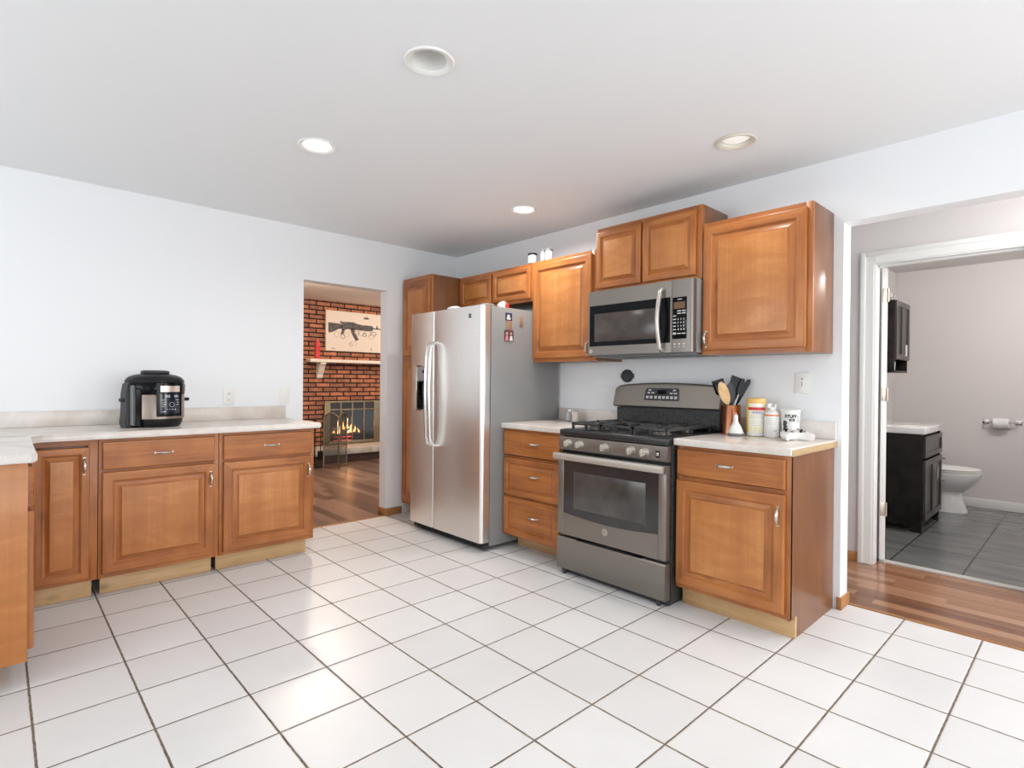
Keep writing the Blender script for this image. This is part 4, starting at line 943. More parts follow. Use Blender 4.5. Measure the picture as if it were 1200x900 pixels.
MB().lathe([(.042, .012), (.043, .016), (.030, .050), (.018, .070), (.013, .082), (.012, .112), (.009, .118)], FN, 32).build('cone', m_white, t)
MB().lathe([(.040, .0), (.044, .002), (.044, .013), (.040, .015)], FN, 32).build('rim', m_grey, t, label='grey rim')
MB().lathe([(.007, .117), (.0065, .127), (.003, .130)], FN, 16).build('tip', mat('beige_tip', (.6, .45, .36), .5), t)
def arcband(mb, c, r, a0, a1, z0, z1, N=14, mi=0, th=.0006):
    rows = []
    for k in range(N+1):
        a = a0+(a1-a0)*k/N; rows.append([mb.bm.verts.new((c[0]+q*math.cos(a), c[1]+q*math.sin(a), c[2]+zz)) for q, zz in ((r, z0), (r+th, z0), (r+th, z1), (r, z1))])
    for p, q in zip(rows, rows[1:]):
        for j in range(4): mb._mi([mb.bm.faces.new((p[j], p[(j+1) % 4], q[(j+1) % 4], q[j]))], mi)
    mb._mi([mb.bm.faces.new(rows[0]), mb.bm.faces.new(rows[-1])], mi); return mb
def curved_text(txt, size, c, r, ang, zc, m, parent, name='lettering', bold=.0):
    def P(u, v, w): a = ang+u/r; return (c[0]+(r+w)*math.cos(a), c[1]+(r+w)*math.sin(a), c[2]+v)
    return lettering(txt, size, P, 0, zc, .0008, m, parent, 1, name, bold)
TOCAM = lambda c: math.atan2(CAM.y-c[1], CAM.x-c[0])
CN = (-.135, -3.018, ZI); a = TOCAM(CN)
t = thing('wipes_canister', CN, 'tall canister of wipes with yellow-orange cap and red band', 'canister')
b = MB().lathe([(.047, 0), (.050, .003), (.050, .190), (.048, .194)], CN, 40).build('canister_body', m_yellow, t)
MB().lathe([(.051, .186), (.052, .190), (.052, .206), (.049, .213), (.03, .217)], CN, 40).build('cap', m_cap, t)
lb = arcband(MB(), CN, .0502, a-.85, a+1.05, .022, .186, 20).build('paper_label', mat('canister_label', (.86, .84, .74), .45), b)
arcband(MB(), CN, .0512, a-.9, a+1.2, .147, .164, 20).build('red_band', m_red, b)
arcband(MB(), CN, .0502, a-1.3, a+1.35, .002, .020, 20).build('base_band', m_white, b)
curved_text('WIPES', .021, CN, .0512, a+.15, .133, mat('violet_print', (.35, .30, .55), .5), lb, bold=.0006)
m = MB()
for k, (w_, zz) in enumerate(((.7, .112), (.8, .103), (.6, .082), (.75, .072), (.5, .060))): arcband(m, CN, .0511, a-w_+.1, a+w_+.1, zz, zz+.0025, 8)
m.build('small_print', mat('pale_grey_print', (.62, .62, .56), .6), lb)
m = MB(); [arcband(m, CN, .0511, a+q-.2, a+q+.1, .030, .052, 6) for q in (-.5, .0, .5)]; m.build('print_blocks', mat('pale_yellow_print', (.85, .80, .45), .6), lb)
BT = (-.140, -3.108, ZI); a = TOCAM(BT)
t = thing('pump_bottle', BT, 'white plastic bottle with orange stripe and white flip nozzle', 'bottle')
b = MB().lathe([(.037, 0), (.039, .003), (.039, .118), (.036, .136), (.022, .150), (.015, .153)], BT, 36).build('bottle_body', m_white, t)
MB().lathe([(.015, .150), (.016, .154), (.016, .168), (.012, .170)], BT, 20).box(BT[0]-.022, BT[0]+.012, BT[1]+.004, BT[1]+.018, ZT+.163, ZT+.190, .004).box(BT[0]-.006, BT[0]+.006, BT[1]-.022, BT[1]-.017, ZT+.155, ZT+.185, .002).build('nozzle', m_white, t)
arcband(MB(), BT, .0392, a-1.3, a+1.3, .118, .126, 16).build('orange_stripe', m_orange, b)
m = MB(); [arcband(m, BT, .0391, a-w_, a+w_, zz, zz+.002, 8) for w_, zz in ((.7, .104), (.6, .096), (.7, .080), (.65, .072))]; m.build('small_print', mat('pale_print', (.66, .66, .64), .6), b)
curved_text('16 fl', .010, BT, .0392, a+.45, .036, m_dgrey, b)
TB = (-.105, -3.195, ZI); a = TOCAM(TB)
t = thing('plastic_tub', TB, 'white plastic tub with black lettering near the backsplash end', 'tub')
b = MB().lathe([(.040, 0), (.042, .002), (.0485, .140), (.0485, .146)], TB, 40).build('tub_body', m_white, t)
MB().lathe([(.0495, .140), (.051, .142), (.051, .152), (.048, .156), (.046, .154), (.02, .154)], TB, 40).build('lid', m_white, t)
curved_text('STUFF', .023, TB, .0486, a+.05, .120, m_black, b, bold=.0008)
curved_text('ICK', .019, TB, .0480, a+.22, .100, m_black, b, bold=.0008)
m = MB()
for k in range(9): arcband(m, TB, .0445+.0004*k, a-.85+.04*(k % 3), a-.42+.1*(k % 2), .016+k*.009, .024+k*.009, 5, 0, .0012)
m.build('dark_picture', m_dgrey, b)
arcband(MB(), TB, .0448, a+.02, a+.45, .014, .040, 6, 0, .001).build('red_picture', mat('red_print', (.65, .12, .10), .5), b)
m = MB(); arcband(m, TB, .0460, a+.75, a+1.05, .046, .055, 6, 0, .0012); [arcband(m, TB, .0475, a+.75, a+1.05, q, q+.004, 5, 0, .0012) for q in (.088, .098, .108, .118)]; m.build('side_print', m_grey, b)
# game controller
def controller():
    c = Vector((-.235, -3.270, ZT+.0038)); ang = math.atan2(CAM.y-c.y, CAM.x-c.x)-PI/2
    M = Matrix.Translation(c) @ Matrix.Rotation(-R(47), 4, 'Z') @ Matrix.Rotation(R(8), 4, 'X')
    t = thing('game_controller', c, 'white wireless game controller lying at the right end of the worktop', 'game controller')
    bm_ = MB()
    # body: skinned outline as stacked sections: two grips and a bridge, pose: buttons up, grips towards the room
    def sec(pts2): return pts2
    out = [(-.030, .050), (-.055, .046), (-.072, .030), (-.080, .002), (-.082, -.034), (-.072, -.056), (-.058, -.052), (-.046, -.026), (-.030, -.014),
           (0, -.010), (.030, -.014), (.046, -.026), (.058, -.052), (.072, -.056), (.082, -.034), (.080, .002), (.072, .030), (.055, .046), (.030, .050), (0, .046)]
    lay = [(.86, .006), (.97, .014), (1., .024), (.97, .034), (.88, .041)]
    rings = []
    for s_, z in lay: rings.append([bm_.bm.verts.new((x*s_ if abs(x) < .04 else math.copysign(.04+(abs(x)-.04)*(1-(1-s_)*2), x), y*s_ if True else y, z)) for x, y in out])
    n = len(out)
    for p, q in zip(rings, rings[1:]):
        for k in range(n): bm_.bm.faces.new((p[k], p[(k+1) % n], q[(k+1) % n], q[k]))
    bm_.bm.faces.new(rings[0]); bm_.bm.faces.new(rings[-1])
    body = bm_.xf(M).build('controller_body', m_white, t, True, 60)
    for (x, y) in ((-.044, .020), (.022, -.002)):
        MB().lathe([(.006, .040), (.006, .050), (.0095, .052), (.0095, .056), (.006, .056)], (x, y, 0), 18).xf(M).build('thumb_stick', m_black, t)
    d = MB().box(-.030, -.012, -.004, .002, .041, .045, .001).box(-.024, -.018, -.010, .008, .041, .0452, .001); d.xf(M).build('direction_pad', m_grey, t)
    for (x, y) in ((.044, .010), (.044, .030), (.034, .020), (.054, .020)): MB().lathe([(.0042, .040), (.0042, .0445), (.003, .0455)], (x, y, 0), 12).xf(M).build('button', m_grey, t)
    for s_ in (-1, 1): MB().box(s_*.030, s_*.062, .040, .054, .020, .036, .004).xf(M).build('bumper', m_grey, t)
    MB().lathe([(.008, .040), (.008, .0435), (.004, .044)], (0, .030, 0), 16).xf(M).build('home_button', m_slateh, t)
controller()
# jars
def jar(x, y, z, r, h, label, lidm, cont, lidh=.016, squat=False):
    t = thing('spice_jar', (x, y, z), label, 'jar'); c = (x, y, z)
    MB().lathe([(r*.92, 0), (r, .003), (r, h-lidh-.006), (r*.86, h-lidh)], c, 28).build('jar_body', cont, t)
    MB().lathe([(r*.95, h-lidh), (r*1.04, h-lidh+.002), (r*1.04, h-.002), (r*.96, h)], c, 28).build('lid', lidm, t)
    return t
m_jarw = mat('pale_jar', (.50, .50, .50), .25); m_jarb = mat('beige_jar', (.70, .62, .54), .25)
jar(-.10, -1.575, ZI, .032, .088, 'clear grey jar with chrome lid on the worktop left of the stove', m_chrome, m_jarw)
jar(-.13, -1.660, ZI, .028, .075, 'squat beige jar behind the stove corner, right of the chrome lidded jar', m_jarb, m_jarb)
jar(-.285, -1.345, 2.130, .036, .080, 'widest jar on top of the wall cabinets, black lid', m_black, m_jarw, .014)
jar(-.275, -1.450, 2.130, .020, .092, 'slim jar with grey lid in the middle on top of the wall cabinets', m_grey, m_jarw, .016)
t = jar(-.285, -1.520, 2.130, .027, .088, 'white jar with grey lid, rightmost on top of the wall cabinets', m_grey, m_white, .018)

# ------------------------------------------------------------------ ceiling lights
def downlight(x, y, state, label):
    t = thing('ceiling_light', (x, y, CH), label, 'ceiling light')
    tm = m_trimbeige if state == 'dim' else m_trimring
    MB().lathe([(.076, CH-.001), (.096, CH-.001), (.098, CH-.004), (.092, CH-.010), (.076, CH-.007), (.069, CH-.002), (.069, CH+.004), (.076, CH+.004)], (x, y, 0), 48, closed=True).build('trim_ring', tm, t)
    if state == 'off':
        MB().lathe([(.076, CH-.003), (.070, CH+.03), (.058, CH+.07), (.052, CH+.10), (.050, CH+.10), (.056, CH+.068), (.073, CH+.03), (.077, CH+.005)], (x, y, 0), 40, closed=True).build('can', m_trimring, t)
        MB().lathe([(.052, CH+.098), (.052, CH+.104)], (x, y, 0), 30).build('socket_plate', m_dgrey, t)
        MB().lathe([(.018, CH+.06), (.034, CH+.066), (.036, CH+.08), (.018, CH+.098)], (x, y+.0, 0), 24).build('bulb', m_white, t)
    else:
        MB().lathe([(.0765, CH-.002), (.074, CH+.03), (.072, CH+.055), (.076, CH+.055), (.078, CH+.0)], (x, y, 0), 40, closed=True).build('can', m_trimring, t)
        lens = MB().lathe([(.0685, CH+.016), (.058, CH+.008), (.03, CH+.004), (.002, CH+.003)], (x, y, 0), 36).build('lens', m_lampon if state == 'on' else m_lampdim, t)
        l = bpy.data.lights.new('downlight', 'AREA'); l.shape = 'DISK'; l.size = .14; l.energy = CAN_P*(1.8 if x > -1 else 1.0) if state == 'on' else CAN_P*.5; l.color = (1, .985, .97); l.spread = R(155)
        lo = bpy.data.objects.new('downlight', l); C.objects.link(lo); lo.location = (0, 0, -.004); lo.parent = t
downlight(*CANS[0], 'off', 'unlit recessed ceiling light with open white can, nearest of the four')
downlight(*CANS[1], 'on', 'glowing recessed ceiling light nearest the long left wall')
downlight(*CANS[2], 'on', 'small glowing recessed ceiling light farthest away, above the refrigerator front')
downlight(*CANS[3], 'dim', 'recessed ceiling light with beige trim above the stove side, right of the others')

def dome(x, y, z, r, power, col, label):  # fixtures out of view, added to brighten bathroom, hall and living room
    t = thing('ceiling_light', (x, y, z), label, 'ceiling light')
    MB().lathe([(r*1.05, z-.001), (r*1.05, z-.02), (r*.9, z-.024)], (x, y, 0), 36).build('mount', m_nickel, t)
    MB().lathe([(r*.95, z-.022), (r*.9, z-.05), (r*.6, z-.08), (r*.2, z-.092), (.002, z-.093)], (x, y, 0), 36).build('glass_shade', m_lampon, t)
    l = bpy.data.lights.new('added_lamp', 'POINT'); l.shadow_soft_size = .07; l.energy = power; l.color = col
    lo = bpy.data.objects.new('added_lamp', l); C.objects.link(lo); lo.location = (0, 0, -.175); lo.parent = t
dome(2.3, -4.3, CH, .15, BATH_P, (1, .96, .93), 'added dome light, out of view on the bathroom ceiling')
dome(.5, -5.2, CH, .15, 40, (1, .96, .93), 'added dome light, out of view on the hall ceiling')
dome(-.7, 1.6, CH, .18, LIVING_P, (1, .83, .68), 'added dome light, out of view on the living room ceiling')
dome(1.9, 2.3, CH, .18, LIVING_P*.5, (1, .83, .68), 'second added dome light, out of view on the living room ceiling')

# ------------------------------------------------------------------ bathroom
def vanity():
    x0, x1, y0, y1 = 2.200, 2.945, -3.385, -2.85
    t = thing('bathroom_vanity', ((x0+x1)/2, -3.1, 0), 'black bathroom vanity with white sink top behind the open door', 'vanity')
    b = MB().box(x0+.02, x1, y0+.02, y1, .08, .812, .002)
    b.prism([(y0, 0), (y0+.06, 0), (y0+.10, .05), (y1-.10, .05), (y1-.05, 0), (y1, 0), (y1, .812), (y0, .812)], 'x', x0, x0+.022, .001)
    b.prism([(y0, 0), (y0+.06, 0), (y0+.10, .05), (y1-.10, .05), (y1-.05, 0), (y1, 0), (y1, .812), (y0, .812)], 'x', x1-.022, x1, .001)
    b.prism([(x0+.022, .075), (x0+.07, .03), (x0+.07, 0), (x0+.022, 0)], 'y', y0, y0+.03).prism([(x1-.022, .075), (x1-.07, .03), (x1-.07, 0), (x1-.022, 0)], 'y', y0, y0+.03)
    b.build('cabinet_body', m_blackw, t)
    P = PA(y0)
    for a, c in ((x0+.025, x0+.372), (x0+.378, x1-.022)):
        d = MB().panel(P, a, c, .095, .595, [(0, -.002), (0, .016), (.002, .018), (.05, .018), (.053, .008), (.06, .008)], 0, 0).build('door', m_blackf, t)
        hx = c-.028 if a < x0+.1 else a+.028
        MB().tube([P(hx, .42, .018), P(hx, .42, .042), P(hx, .52, .042), P(hx, .52, .018)], .005, 8).build('handle', m_chrome, d)
    d = MB().panel(P, x0+.025, x1-.022, .615, .79, [(0, -.002), (0, .016), (.002, .018), (.04, .018), (.043, .008), (.05, .008)], 0, 0).build('false_drawer', m_blackf, t)
    tp = MB().box(x0-.018, x1+.018, y0-.022, y1+.005, .812, .866, .006, 0, 3)
    tp.build('sink_top', m_porc, t)
    MB().lathe([(.165, .8655), (.163, .8675), (.158, .8672), (.12, .8662)], ((x0+x1)/2, -3.13, 0), 32, sx=1.25).build('basin_rim', m_porc, t)
    MB().tube([((x0+x1)/2, -2.93, .866), ((x0+x1)/2, -2.93, .95), ((x0+x1)/2, -2.97, .975), ((x0+x1)/2, -3.04, .965)], .012, 10).build('faucet', m_chrome, t)
    for z in (.56, .36):
        MB().tube([P(x1-.035, z, .018), P(x1-.035, z, .045)], .008, 10).build('knob', m_chrome, t)
vanity()
def wall_cab():
    x0, x1, y0, z0, z1 = 2.69, 3.20, -3.10, 1.335, 2.00
    t = thing('bathroom_wall_cabinet', (2.94, -2.9, z0), 'black two door cabinet on the bathroom wall above the toilet', 'cabinet')
    zn = 1.452
    MB().box(x0, x1, y0+.02, -2.842, zn, z1, .002).box(x0, x1, y0+.02, -2.842, z0, z0+.018, .001).box(x0, x0+.018, y0+.02, -2.842, z0+.018, zn, .001).box(x1-.018, x1, y0+.02, -2.842, z0+.018, zn, .001).box(x0+.018, x1-.018, -2.852, -2.842, z0+.018, zn).build('cabinet_body', m_blackw, t)
    P = PA(y0+.02)
    for a, c in ((x0+.003, (x0+x1)/2-.002), ((x0+x1)/2+.002, x1-.003)):
        d = MB().panel(P, a, c, zn+.003, z1-.003, [(0, 0), (0, .016), (.002, .018), (.05, .018), (.053, .008), (.06, .008)], 0, 0).build('door', m_blackf, t)
        hx = c-.02 if a < x0+.1 else a+.02
        MB().tube([P(hx, zn+.04, .018), P(hx, zn+.04, .04), P(hx, zn+.14, .04), P(hx, zn+.14, .018)], .006, 8).build('handle', m_chrome, d)
wall_cab()
t = thing('cup', (2.93, -3.0, 1.354), 'white cup in the open niche of the black bathroom wall cabinet', 'cup')
MB().lathe([(.030, 1.354), (.036, 1.357), (.042, 1.435), (.040, 1.437), (.034, 1.36), (.01, 1.36)], (2.93, -3.0, 0), 28).build('cup_body', m_porc, t)
t = thing('wall_ornament', (2.80, -3.03, 2.0), 'small chrome curled ornament on top of the bathroom wall cabinet', 'ornament')
MB().lathe([(.03, 2.0), (.032, 2.006), (.012, 2.012)], (2.80, -3.03, 0), 16).build('stand', m_dgrey, t)
MB().tube([(2.80, -3.03, 2.01), (2.79, -3.03, 2.04), (2.80, -3.04, 2.07), (2.83, -3.04, 2.085), (2.86, -3.04, 2.065), (2.85, -3.03, 2.04)], .008, 8).build('curl', m_chrome, t)
def toilet():
    cx = 3.43
    t = thing('toilet', (cx, -3.25, 0), 'white toilet with closed lid beyond the black vanity', 'toilet')
    MB().blob([(cx, -3.27, 0, .105, .255), (cx, -3.27, .02, .105, .255), (cx, -3.255, .12, .095, .235), (cx, -3.25, .20, .10, .235)], 36, 0, 2.5).build('pedestal', m_porc, t)
    MB().blob([(cx, -3.25, .195, .10, .235), (cx, -3.26, .235, .135, .275), (cx, -3.275, .30, .170, .315), (cx, -3.285, .35, .183, .332), (cx, -3.285, .378, .186, .336), (cx, -3.285, .384, .18, .33)], 40, 0, 2.3).build('bowl', m_porc, t)
    MB().blob([(cx, -3.285, .386, .184, .334), (cx, -3.285, .392, .188, .338), (cx, -3.285, .402, .188, .338), (cx, -3.285, .405, .184, .334)], 40, 0, 2.3).build('seat', m_white, t)
    MB().blob([(cx, -3.283, .409, .184, .334), (cx, -3.283, .416, .188, .338), (cx, -3.283, .424, .182, .330), (cx, -3.28, .432, .14, .27)], 40, 0, 2.3).build('lid', m_white, t)
    MB().box(cx-.21, cx+.21, -3.045, -2.86, .38, .74, .02, 0, 3).build('tank', m_porc, t)
    MB().box(cx-.22, cx+.22, -3.055, -2.85, .742, .78, .012, 0, 3).build('tank_lid', m_porc, t)
    MB().tube([(cx-.14, -3.047, .68), (cx-.14, -3.062, .68), (cx-.09, -3.065, .672)], .007, 8).build('flush_lever', m_chrome, t)
toilet()
def tp():
    x, z = 3.85, .862; ya, yb = -3.607, -3.845
    t = thing('toilet_paper_holder', (x, -3.72, z), 'chrome toilet paper holder on the bathroom back wall', 'toilet paper holder')
    for yy in (ya, yb):
        MB().box(x-.010, x-.001, yy-.028, yy+.028, z-.022, z+.022, .004).build('wall_plate', m_chrome, t)
        MB().tube([(x-.008, yy, z), (x-.06, yy, z), (x-.07, yy+(-.015 if yy == ya else .015), z)], .009, 10).build('post', m_chrome, t)
    MB().tube([(x-.07, ya, z), (x-.07, yb, z)], .007, 10).build('bar', m_chrome, t)
    o = MB().lathe([(.047, -3.668), (.047, -3.782), (.02, -3.782), (.02, -3.668)], (x-.07, 0, z-.008), 32, 'y', closed=True).build('toilet_paper_roll', m_paper)
    single(o, (x-.07, -3.725, z-.055), 'white toilet paper roll on the chrome holder', 'toilet paper')
tp()

# ------------------------------------------------------------------ living room: fireplace
def fireplace():
    t = thing('fireplace', (.82, BYW, 0), 'brick wall fireplace with brass framed glass doors and burning logs', 'fireplace')
    MB().box(-.6, 3.0, 3.28, BYW-.002, 0, .115, .004).build('hearth_base', m_sootbrick, t, label='dark brick base')
    MB().box(-.62, 3.0, 3.245, BYW-.002, .115, .208, .012).build('hearth_slab', m_stone, t, label='pale stone slab')
    fb = MB().box(FX0-.02, FX1+.02, BYW+.60, BYW+.64, FZ0-.02, FZ1+.02).box(FX0-.04, FX0, BYW+.121, BYW+.62, FZ0-.02, FZ1+.02).box(FX1, FX1+.04, BYW+.121, BYW+.62, FZ0-.02, FZ1+.02)
    fb.box(FX0, FX1, BYW+.121, BYW+.60, FZ0-.03, FZ0-.001).box(FX0, FX1, BYW+.121, BYW+.60, FZ1, FZ1+.03).box(FX0+.001, FX0+.003, BYW+.001, BYW+.121, FZ0, FZ1)
    fb.build('firebox', m_soot, t)
    f = MB(); y0, y1 = BYW-.035, BYW-.003
    f.box(FX0, FX0+.07, y0, y1, FZ0, FZ1, .004).box(FX1-.14, FX1, y0, y1, FZ0, FZ1, .004).box(FX0+.07, FX1-.14, y0, y1, FZ1-.03, FZ1, .004).box(FX0+.07, FX1-.14, y0, y1, FZ0, FZ0+.055, .004)
    f.box(FX0+.07, FX1-.14, y0+.006, y1, .745, .765, .002)
    f = f.build('door_frame', m_brass, t, label='antique brass frame')
    gp = MB().box(FX0+.07, FX1-.14, y0+.014, y0+.018, FZ0+.055, FZ1-.03).build('glass_door', m_glass, t)
    for x in (.405+.01, .598, .792, .996): MB().box(x-.011, x+.011, y0+.002, y0+.012, FZ0+.055, FZ1-.03, .002).build('door_stile', m_brass, gp)
    MB().box(FX0+.07, FX1-.14, y0+.010, y1, .77, .86).build('hood', mat('hood_dark', (.03, .03, .032), .5), t)
    cx = .76
    g = MB()
    for k in range(6): g.box(cx-.25+k*.1-.008, cx-.25+k*.1+.008, BYW+.12, BYW+.42, .28, .295, .002)
    for yy in (BYW+.14, BYW+.40): g.box(cx-.27, cx+.27, yy-.008, yy+.008, .268, .282, .002)
    for xx in (cx-.22, cx+.22):
        for yy in (BYW+.14, BYW+.40): g.box(xx-.01, xx+.01, yy-.01, yy+.01, FZ0, .27, .002)
    g.build('grate', m_iron, t)
    for (xa, ya, za, xb, yb, zb, r) in ((cx-.24, .20, .335, cx+.26, .22, .34, .042), (cx-.22, .32, .335, cx+.22, .34, .345, .045), (cx-.20, .24, .42, cx+.18, .33, .40, .038), (cx-.02, .15, .40, cx+.22, .30, .46, .028)):
        n = 8; pts = [(xa+(xb-xa)*k/n, BYW+ya+(yb-ya)*k/n, za+(zb-za)*k/n+random.uniform(-.006, .006)) for k in range(n+1)]
        MB().tube(pts, [r*random.uniform(.9, 1.1) for _ in pts], 12).build('log', m_log, t)
    MB().blob([(cx, BYW+.25, .213, .20, .08), (cx, BYW+.25, .235, .18, .07), (cx, BYW+.25, .25, .10, .04)], 20).build('ember_bed', m_ember, t)
    MB().blob([(cx-.02, BYW+.17, .30, .15, .02), (cx-.02, BYW+.17, .312, .13, .016)], 16).build('ember_bed', m_ember, t)
    for k, (fx, fy, fz, h, w) in enumerate(((-.10, .18, .40, .27, .035), (.00, .20, .42, .21, .032), (.06, .19, .42, .27, .030), (.13, .20, .42, .19, .03), (.20, .22, .40, .14, .028), (-.17, .22, .38, .14, .03), (.28, .25, .38, .12, .02))):
        secs = []
        for q in range(9):
            u = q/8; secs.append((cx+fx+.012*math.sin(u*5+k), BYW+fy, fz-.05+h*.85*u, .75*w*(math.sin(PI*min(1, u*.9+.18))**1.0)*(1-u*.55)+.001, w*.5*(1-u)+.001))
        MB().blob(secs, 12).build('flame', m_flamec if k in (0, 2) else m_flame, t)
    l = bpy.data.lights.new('fire_glow', 'POINT'); l.energy = 6; l.color = (1, .45, .18); l.shadow_soft_size = .08
    lo = bpy.data.objects.new('fire_glow', l); C.objects.link(lo); lo.parent = t; lo.location = (cx-.82, .16, .55)
fireplace()
t = thing('mantel_shelf', (1.2, BYW, 1.48), 'cream painted mantel shelf on a carved bracket above the fireplace', 'shelf')
MB().box(.045, 2.6, BYW-.18, BYW-.002, 1.482, 1.530, .004).build('shelf_board', m_cream, t)
def bracket(x):
    pr = [(BYW-.002, 1.482), (BYW-.165, 1.482), (BYW-.165, 1.455), (BYW-.13, 1.435), (BYW-.105, 1.39), (BYW-.085, 1.33), (BYW-.05, 1.30), (BYW-.045, 1.25), (BYW-.002, 1.235)]
    MB().prism(pr, 'x', x-.045, x+.045, .004).build('bracket', m_cream, t)
bracket(.25); bracket(2.35)
t = thing('pillar_candle', (.185, BYW-.09, 1.53), 'tall red candle at the left end of the mantel shelf', 'candle')
MB().lathe([(.036, 1.531), (.038, 1.536), (.038, 1.785), (.034, 1.79)], (.185, BYW-.09, 0), 24).build('wax', m_redc, t)
MB().lathe([(.020, 1.79), (.026, 1.81), (.024, 1.83), (.010, 1.845), (.002, 1.85)], (.185, BYW-.09, 0), 20).build('candle_top', mat('red_glass', (.5, .10, .06), .3), t)
# canvas with a rifle drawing
def picture():
    y = BYW-.028; x0, x1, z0, z1 = .345, 1.44, 1.668, 2.292
    t = thing('canvas_picture', ((x0+x1)/2, BYW-.002, z0), 'pale canvas with a dark rifle drawing on the brick wall', 'picture')
    cv = MB().box(x0, x1, y, BYW-.002, z0, z1, .003).build('canvas', m_canvas, t)
    def sh(polys, mm, nm, w=.001):
        m = MB()
        for p in polys: m.prism(p, 'y', y-w, y+.0005)
        m.build(nm, mm, cv, False)
    stock = [(.380, 2.105), (.385, 1.945), (.44, 1.955), (.545, 2.01), (.61, 2.02), (.61, 2.085), (.56, 2.095)]
    recv = [(.60, 2.115), (.60, 2.01), (.66, 2.005), (.69, 2.02), (.88, 2.015), (.98, 2.015), (.98, 2.095), (.86, 2.115), (.80, 2.135), (.62, 2.13)]
    grip = [(.60, 2.02), (.655, 2.015), (.64, 1.96), (.61, 1.92), (.58, 1.935), (.60, 1.98)]
    mag = [(.745, 2.035), (.815, 2.03), (.83, 1.97), (.875, 1.89), (.895, 1.865), (.84, 1.84), (.80, 1.90), (.76, 1.97)]
    fore = [(.98, 2.105), (1.13, 2.098), (1.15, 2.06), (1.13, 2.015), (.98, 2.010)]
    barrel = [(1.14, 2.070), (1.36, 2.060), (1.36, 2.045), (1.14, 2.050)]
    sight = [(1.20, 2.06), (1.205, 2.11), (1.22, 2.11), (1.235, 2.06)]
    sight2 = [(.57, 2.10), (.575, 2.13), (.60, 2.14), (.62, 2.11)]
    sh([stock, recv, mag, fore, barrel, sight, grip, sight2], m_ink, 'rifle_drawing')
    def ringp(cx, cz, r, n=14, t_=.006, sq=1.): 
        out = []
        for k in range(n):
            a, b = 2*PI*k/n, 2*PI*(k+1)/n
            out.append([(cx+(r)*math.cos(a), cz+(r)*sq*math.sin(a)), (cx+(r)*math.cos(b), cz+(r)*sq*math.sin(b)), (cx+(r-t_)*math.cos(b), cz+(r-t_)*sq*math.sin(b)), (cx+(r-t_)*math.cos(a), cz+(r-t_)*sq*math.sin(a))])
        return out
    ps = ringp(.99, 1.95, .04, t_=.014, sq=.9) + ringp(1.15, 1.97, .055, t_=.016, sq=.7) + ringp(.86, 1.97, .05, t_=.016, sq=.6) + ringp(.62, 1.90, .04, t_=.012) + ringp(.52, 1.93, .045) + ringp(.68, 1.93, .05, sq=.7) + ringp(.93, 1.97, .055, sq=.8) + ringp(1.05, 1.97, .06, sq=.7) + ringp(1.12, 1.93, .05) + ringp(.80, 1.80, .06, sq=.6) + ringp(.76, 1.78, .03)
    sh(ps, m_ink2, 'scroll_lines', .0013)
    sh(ringp(1.02, 2.215, .05, 12, .05, .45) + [[(.42, 1.70), (.50, 1.70), (.49, 1.712), (.43, 1.712)], [(1.10, 1.72), (1.13, 1.70), (1.12, 1.74), (1.11, 1.745)], [(1.0, 2.20), (1.12, 2.21), (1.0, 2.215)]], m_ink2, 'small_marks', .0012)
picture()
def fire_screen():
    t = thing('fireplace_screen', (.1, 2.8, 0), 'folding metal mesh screen with arched tops standing before the hearth', 'fire screen')
    A, B, Cc = Vector((-.045, 2.90, 0)), Vector((.085, 2.72, 0)), Vector((.305, 2.93, 0))
    for p, q in ((A, B), (B, Cc)):
        m = MB(); H = .70
        for v in (p, q): m.tube([v+Vector((0, 0, .0)), v+Vector((0, 0, H))], .010, 8)
        m.tube([p+Vector((0, 0, .04)), q+Vector((0, 0, .04))], .007, 8); m.tube([p+Vector((0, 0, .30)), q+Vector((0, 0, .30))], .005, 8)
        arc = [p.lerp(q, k/10)+Vector((0, 0, H+.065*math.sin(PI*k/10))) for k in range(11)]; m.tube(arc, .009, 8)
        fr = m.build('panel_frame', m_brass, t)
        m = MB(); vs_ = [m.bm.verts.new(x) for x in [p+Vector((0, 0, .04)), q+Vector((0, 0, .04))]+list(reversed(arc))]; m.bm.faces.new(vs_)
        m.build('mesh_panel', m_mesh, fr)
fire_screen()
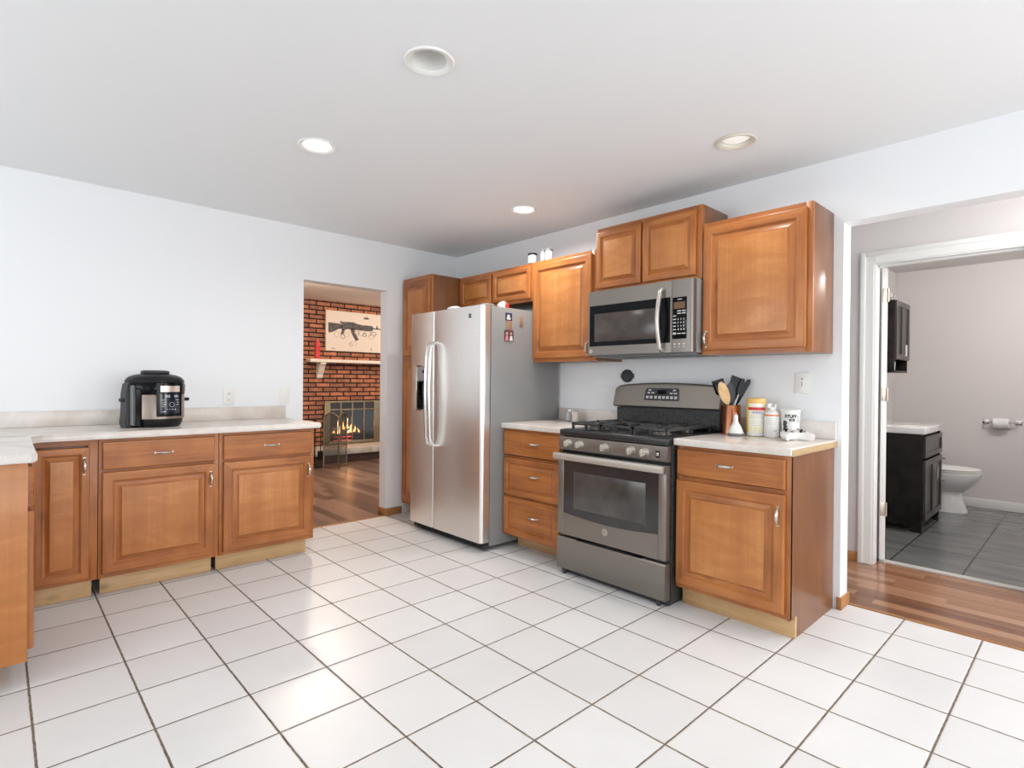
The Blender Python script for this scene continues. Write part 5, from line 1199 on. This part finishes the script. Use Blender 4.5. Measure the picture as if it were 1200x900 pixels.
def tools():
    c = Vector((-.085, 3.10, 0))
    t = thing('fireplace_tool_stand', c, 'black fireplace tool stand left of the folding screen', 'fireplace tools')
    MB().lathe([(.11, 0), (.11, .012), (.02, .03), (.01, .04)], c, 24).build('base', m_black, t)
    MB().tube([c+Vector((0, 0, .03)), c+Vector((0, 0, .62))], .009, 10).build('pole', m_black, t)
    MB().lathe([(.010, .61), (.026, .63), (.030, .65), (.020, .67), (.004, .68)], c, 20).build('finial', m_black, t)
    MB().tube([c+Vector((-.09, 0, .56)), c+Vector((.09, 0, .56))], .007, 8).build('crossbar', m_black, t)
    for dx, kind in ((-.08, 'brush'), (.08, 'shovel')):
        p = c+Vector((dx, 0, 0))
        MB().tube([p+Vector((0, -.01, .58)), p+Vector((0, -.01, .20))], .006, 8).build(kind+'_rod', m_black, t)
        if kind == 'brush': MB().blob([(p.x, p.y-.01, .10, .04, .03), (p.x, p.y-.01, .2, .045, .035), (p.x, p.y-.01, .24, .015, .015)], 16).build('brush', m_black, t)
        else: MB().box(p.x-.045, p.x+.045, p.y-.02, p.y, .09, .22, .008).build('shovel', m_black, t)
tools()
o = MB().blob([(-.20, 3.42, .209, .11, .09), (-.20, 3.42, .26, .13, .10), (-.20, 3.42, .36, .12, .10), (-.20, 3.42, .44, .10, .08), (-.20, 3.42, .47, .05, .04)], 24, 0, 2.6).build('log_bag', mottled('dark_red_black', (.02, .008, .008), (.12, .02, .02), .6, 9))
single(o, (-.20, 3.42, .208), 'dark red and black bundle on the hearth slab behind the tool stand', 'bundle')

# repeats share a group
for o in bpy.data.objects:
    if o.parent is None and 'label' in o and 'group' not in o:
        n = o.name.split('.')[0]; L = o['label']
        if n == 'base_cabinet': o['group'] = 'wooden base cabinets under the worktops'
        elif n == 'wall_cabinet': o['group'] = 'wooden wall cabinets on the stove wall'
        elif n == 'countertop': o['group'] = 'beige laminate worktops'
        elif n == 'ceiling_light' and 'recessed' in L: o['group'] = 'recessed ceiling lights in the kitchen'
        elif n == 'spice_jar': o['group'] = 'jars on top of the wall cabinets' if 'top of the wall' in L else 'jars on the worktop left of the stove'
        elif n == 'wall_outlet': o['group'] = 'ivory wall outlets'
        elif o['category'] == 'utensil': o['group'] = 'utensils in the copper crock'
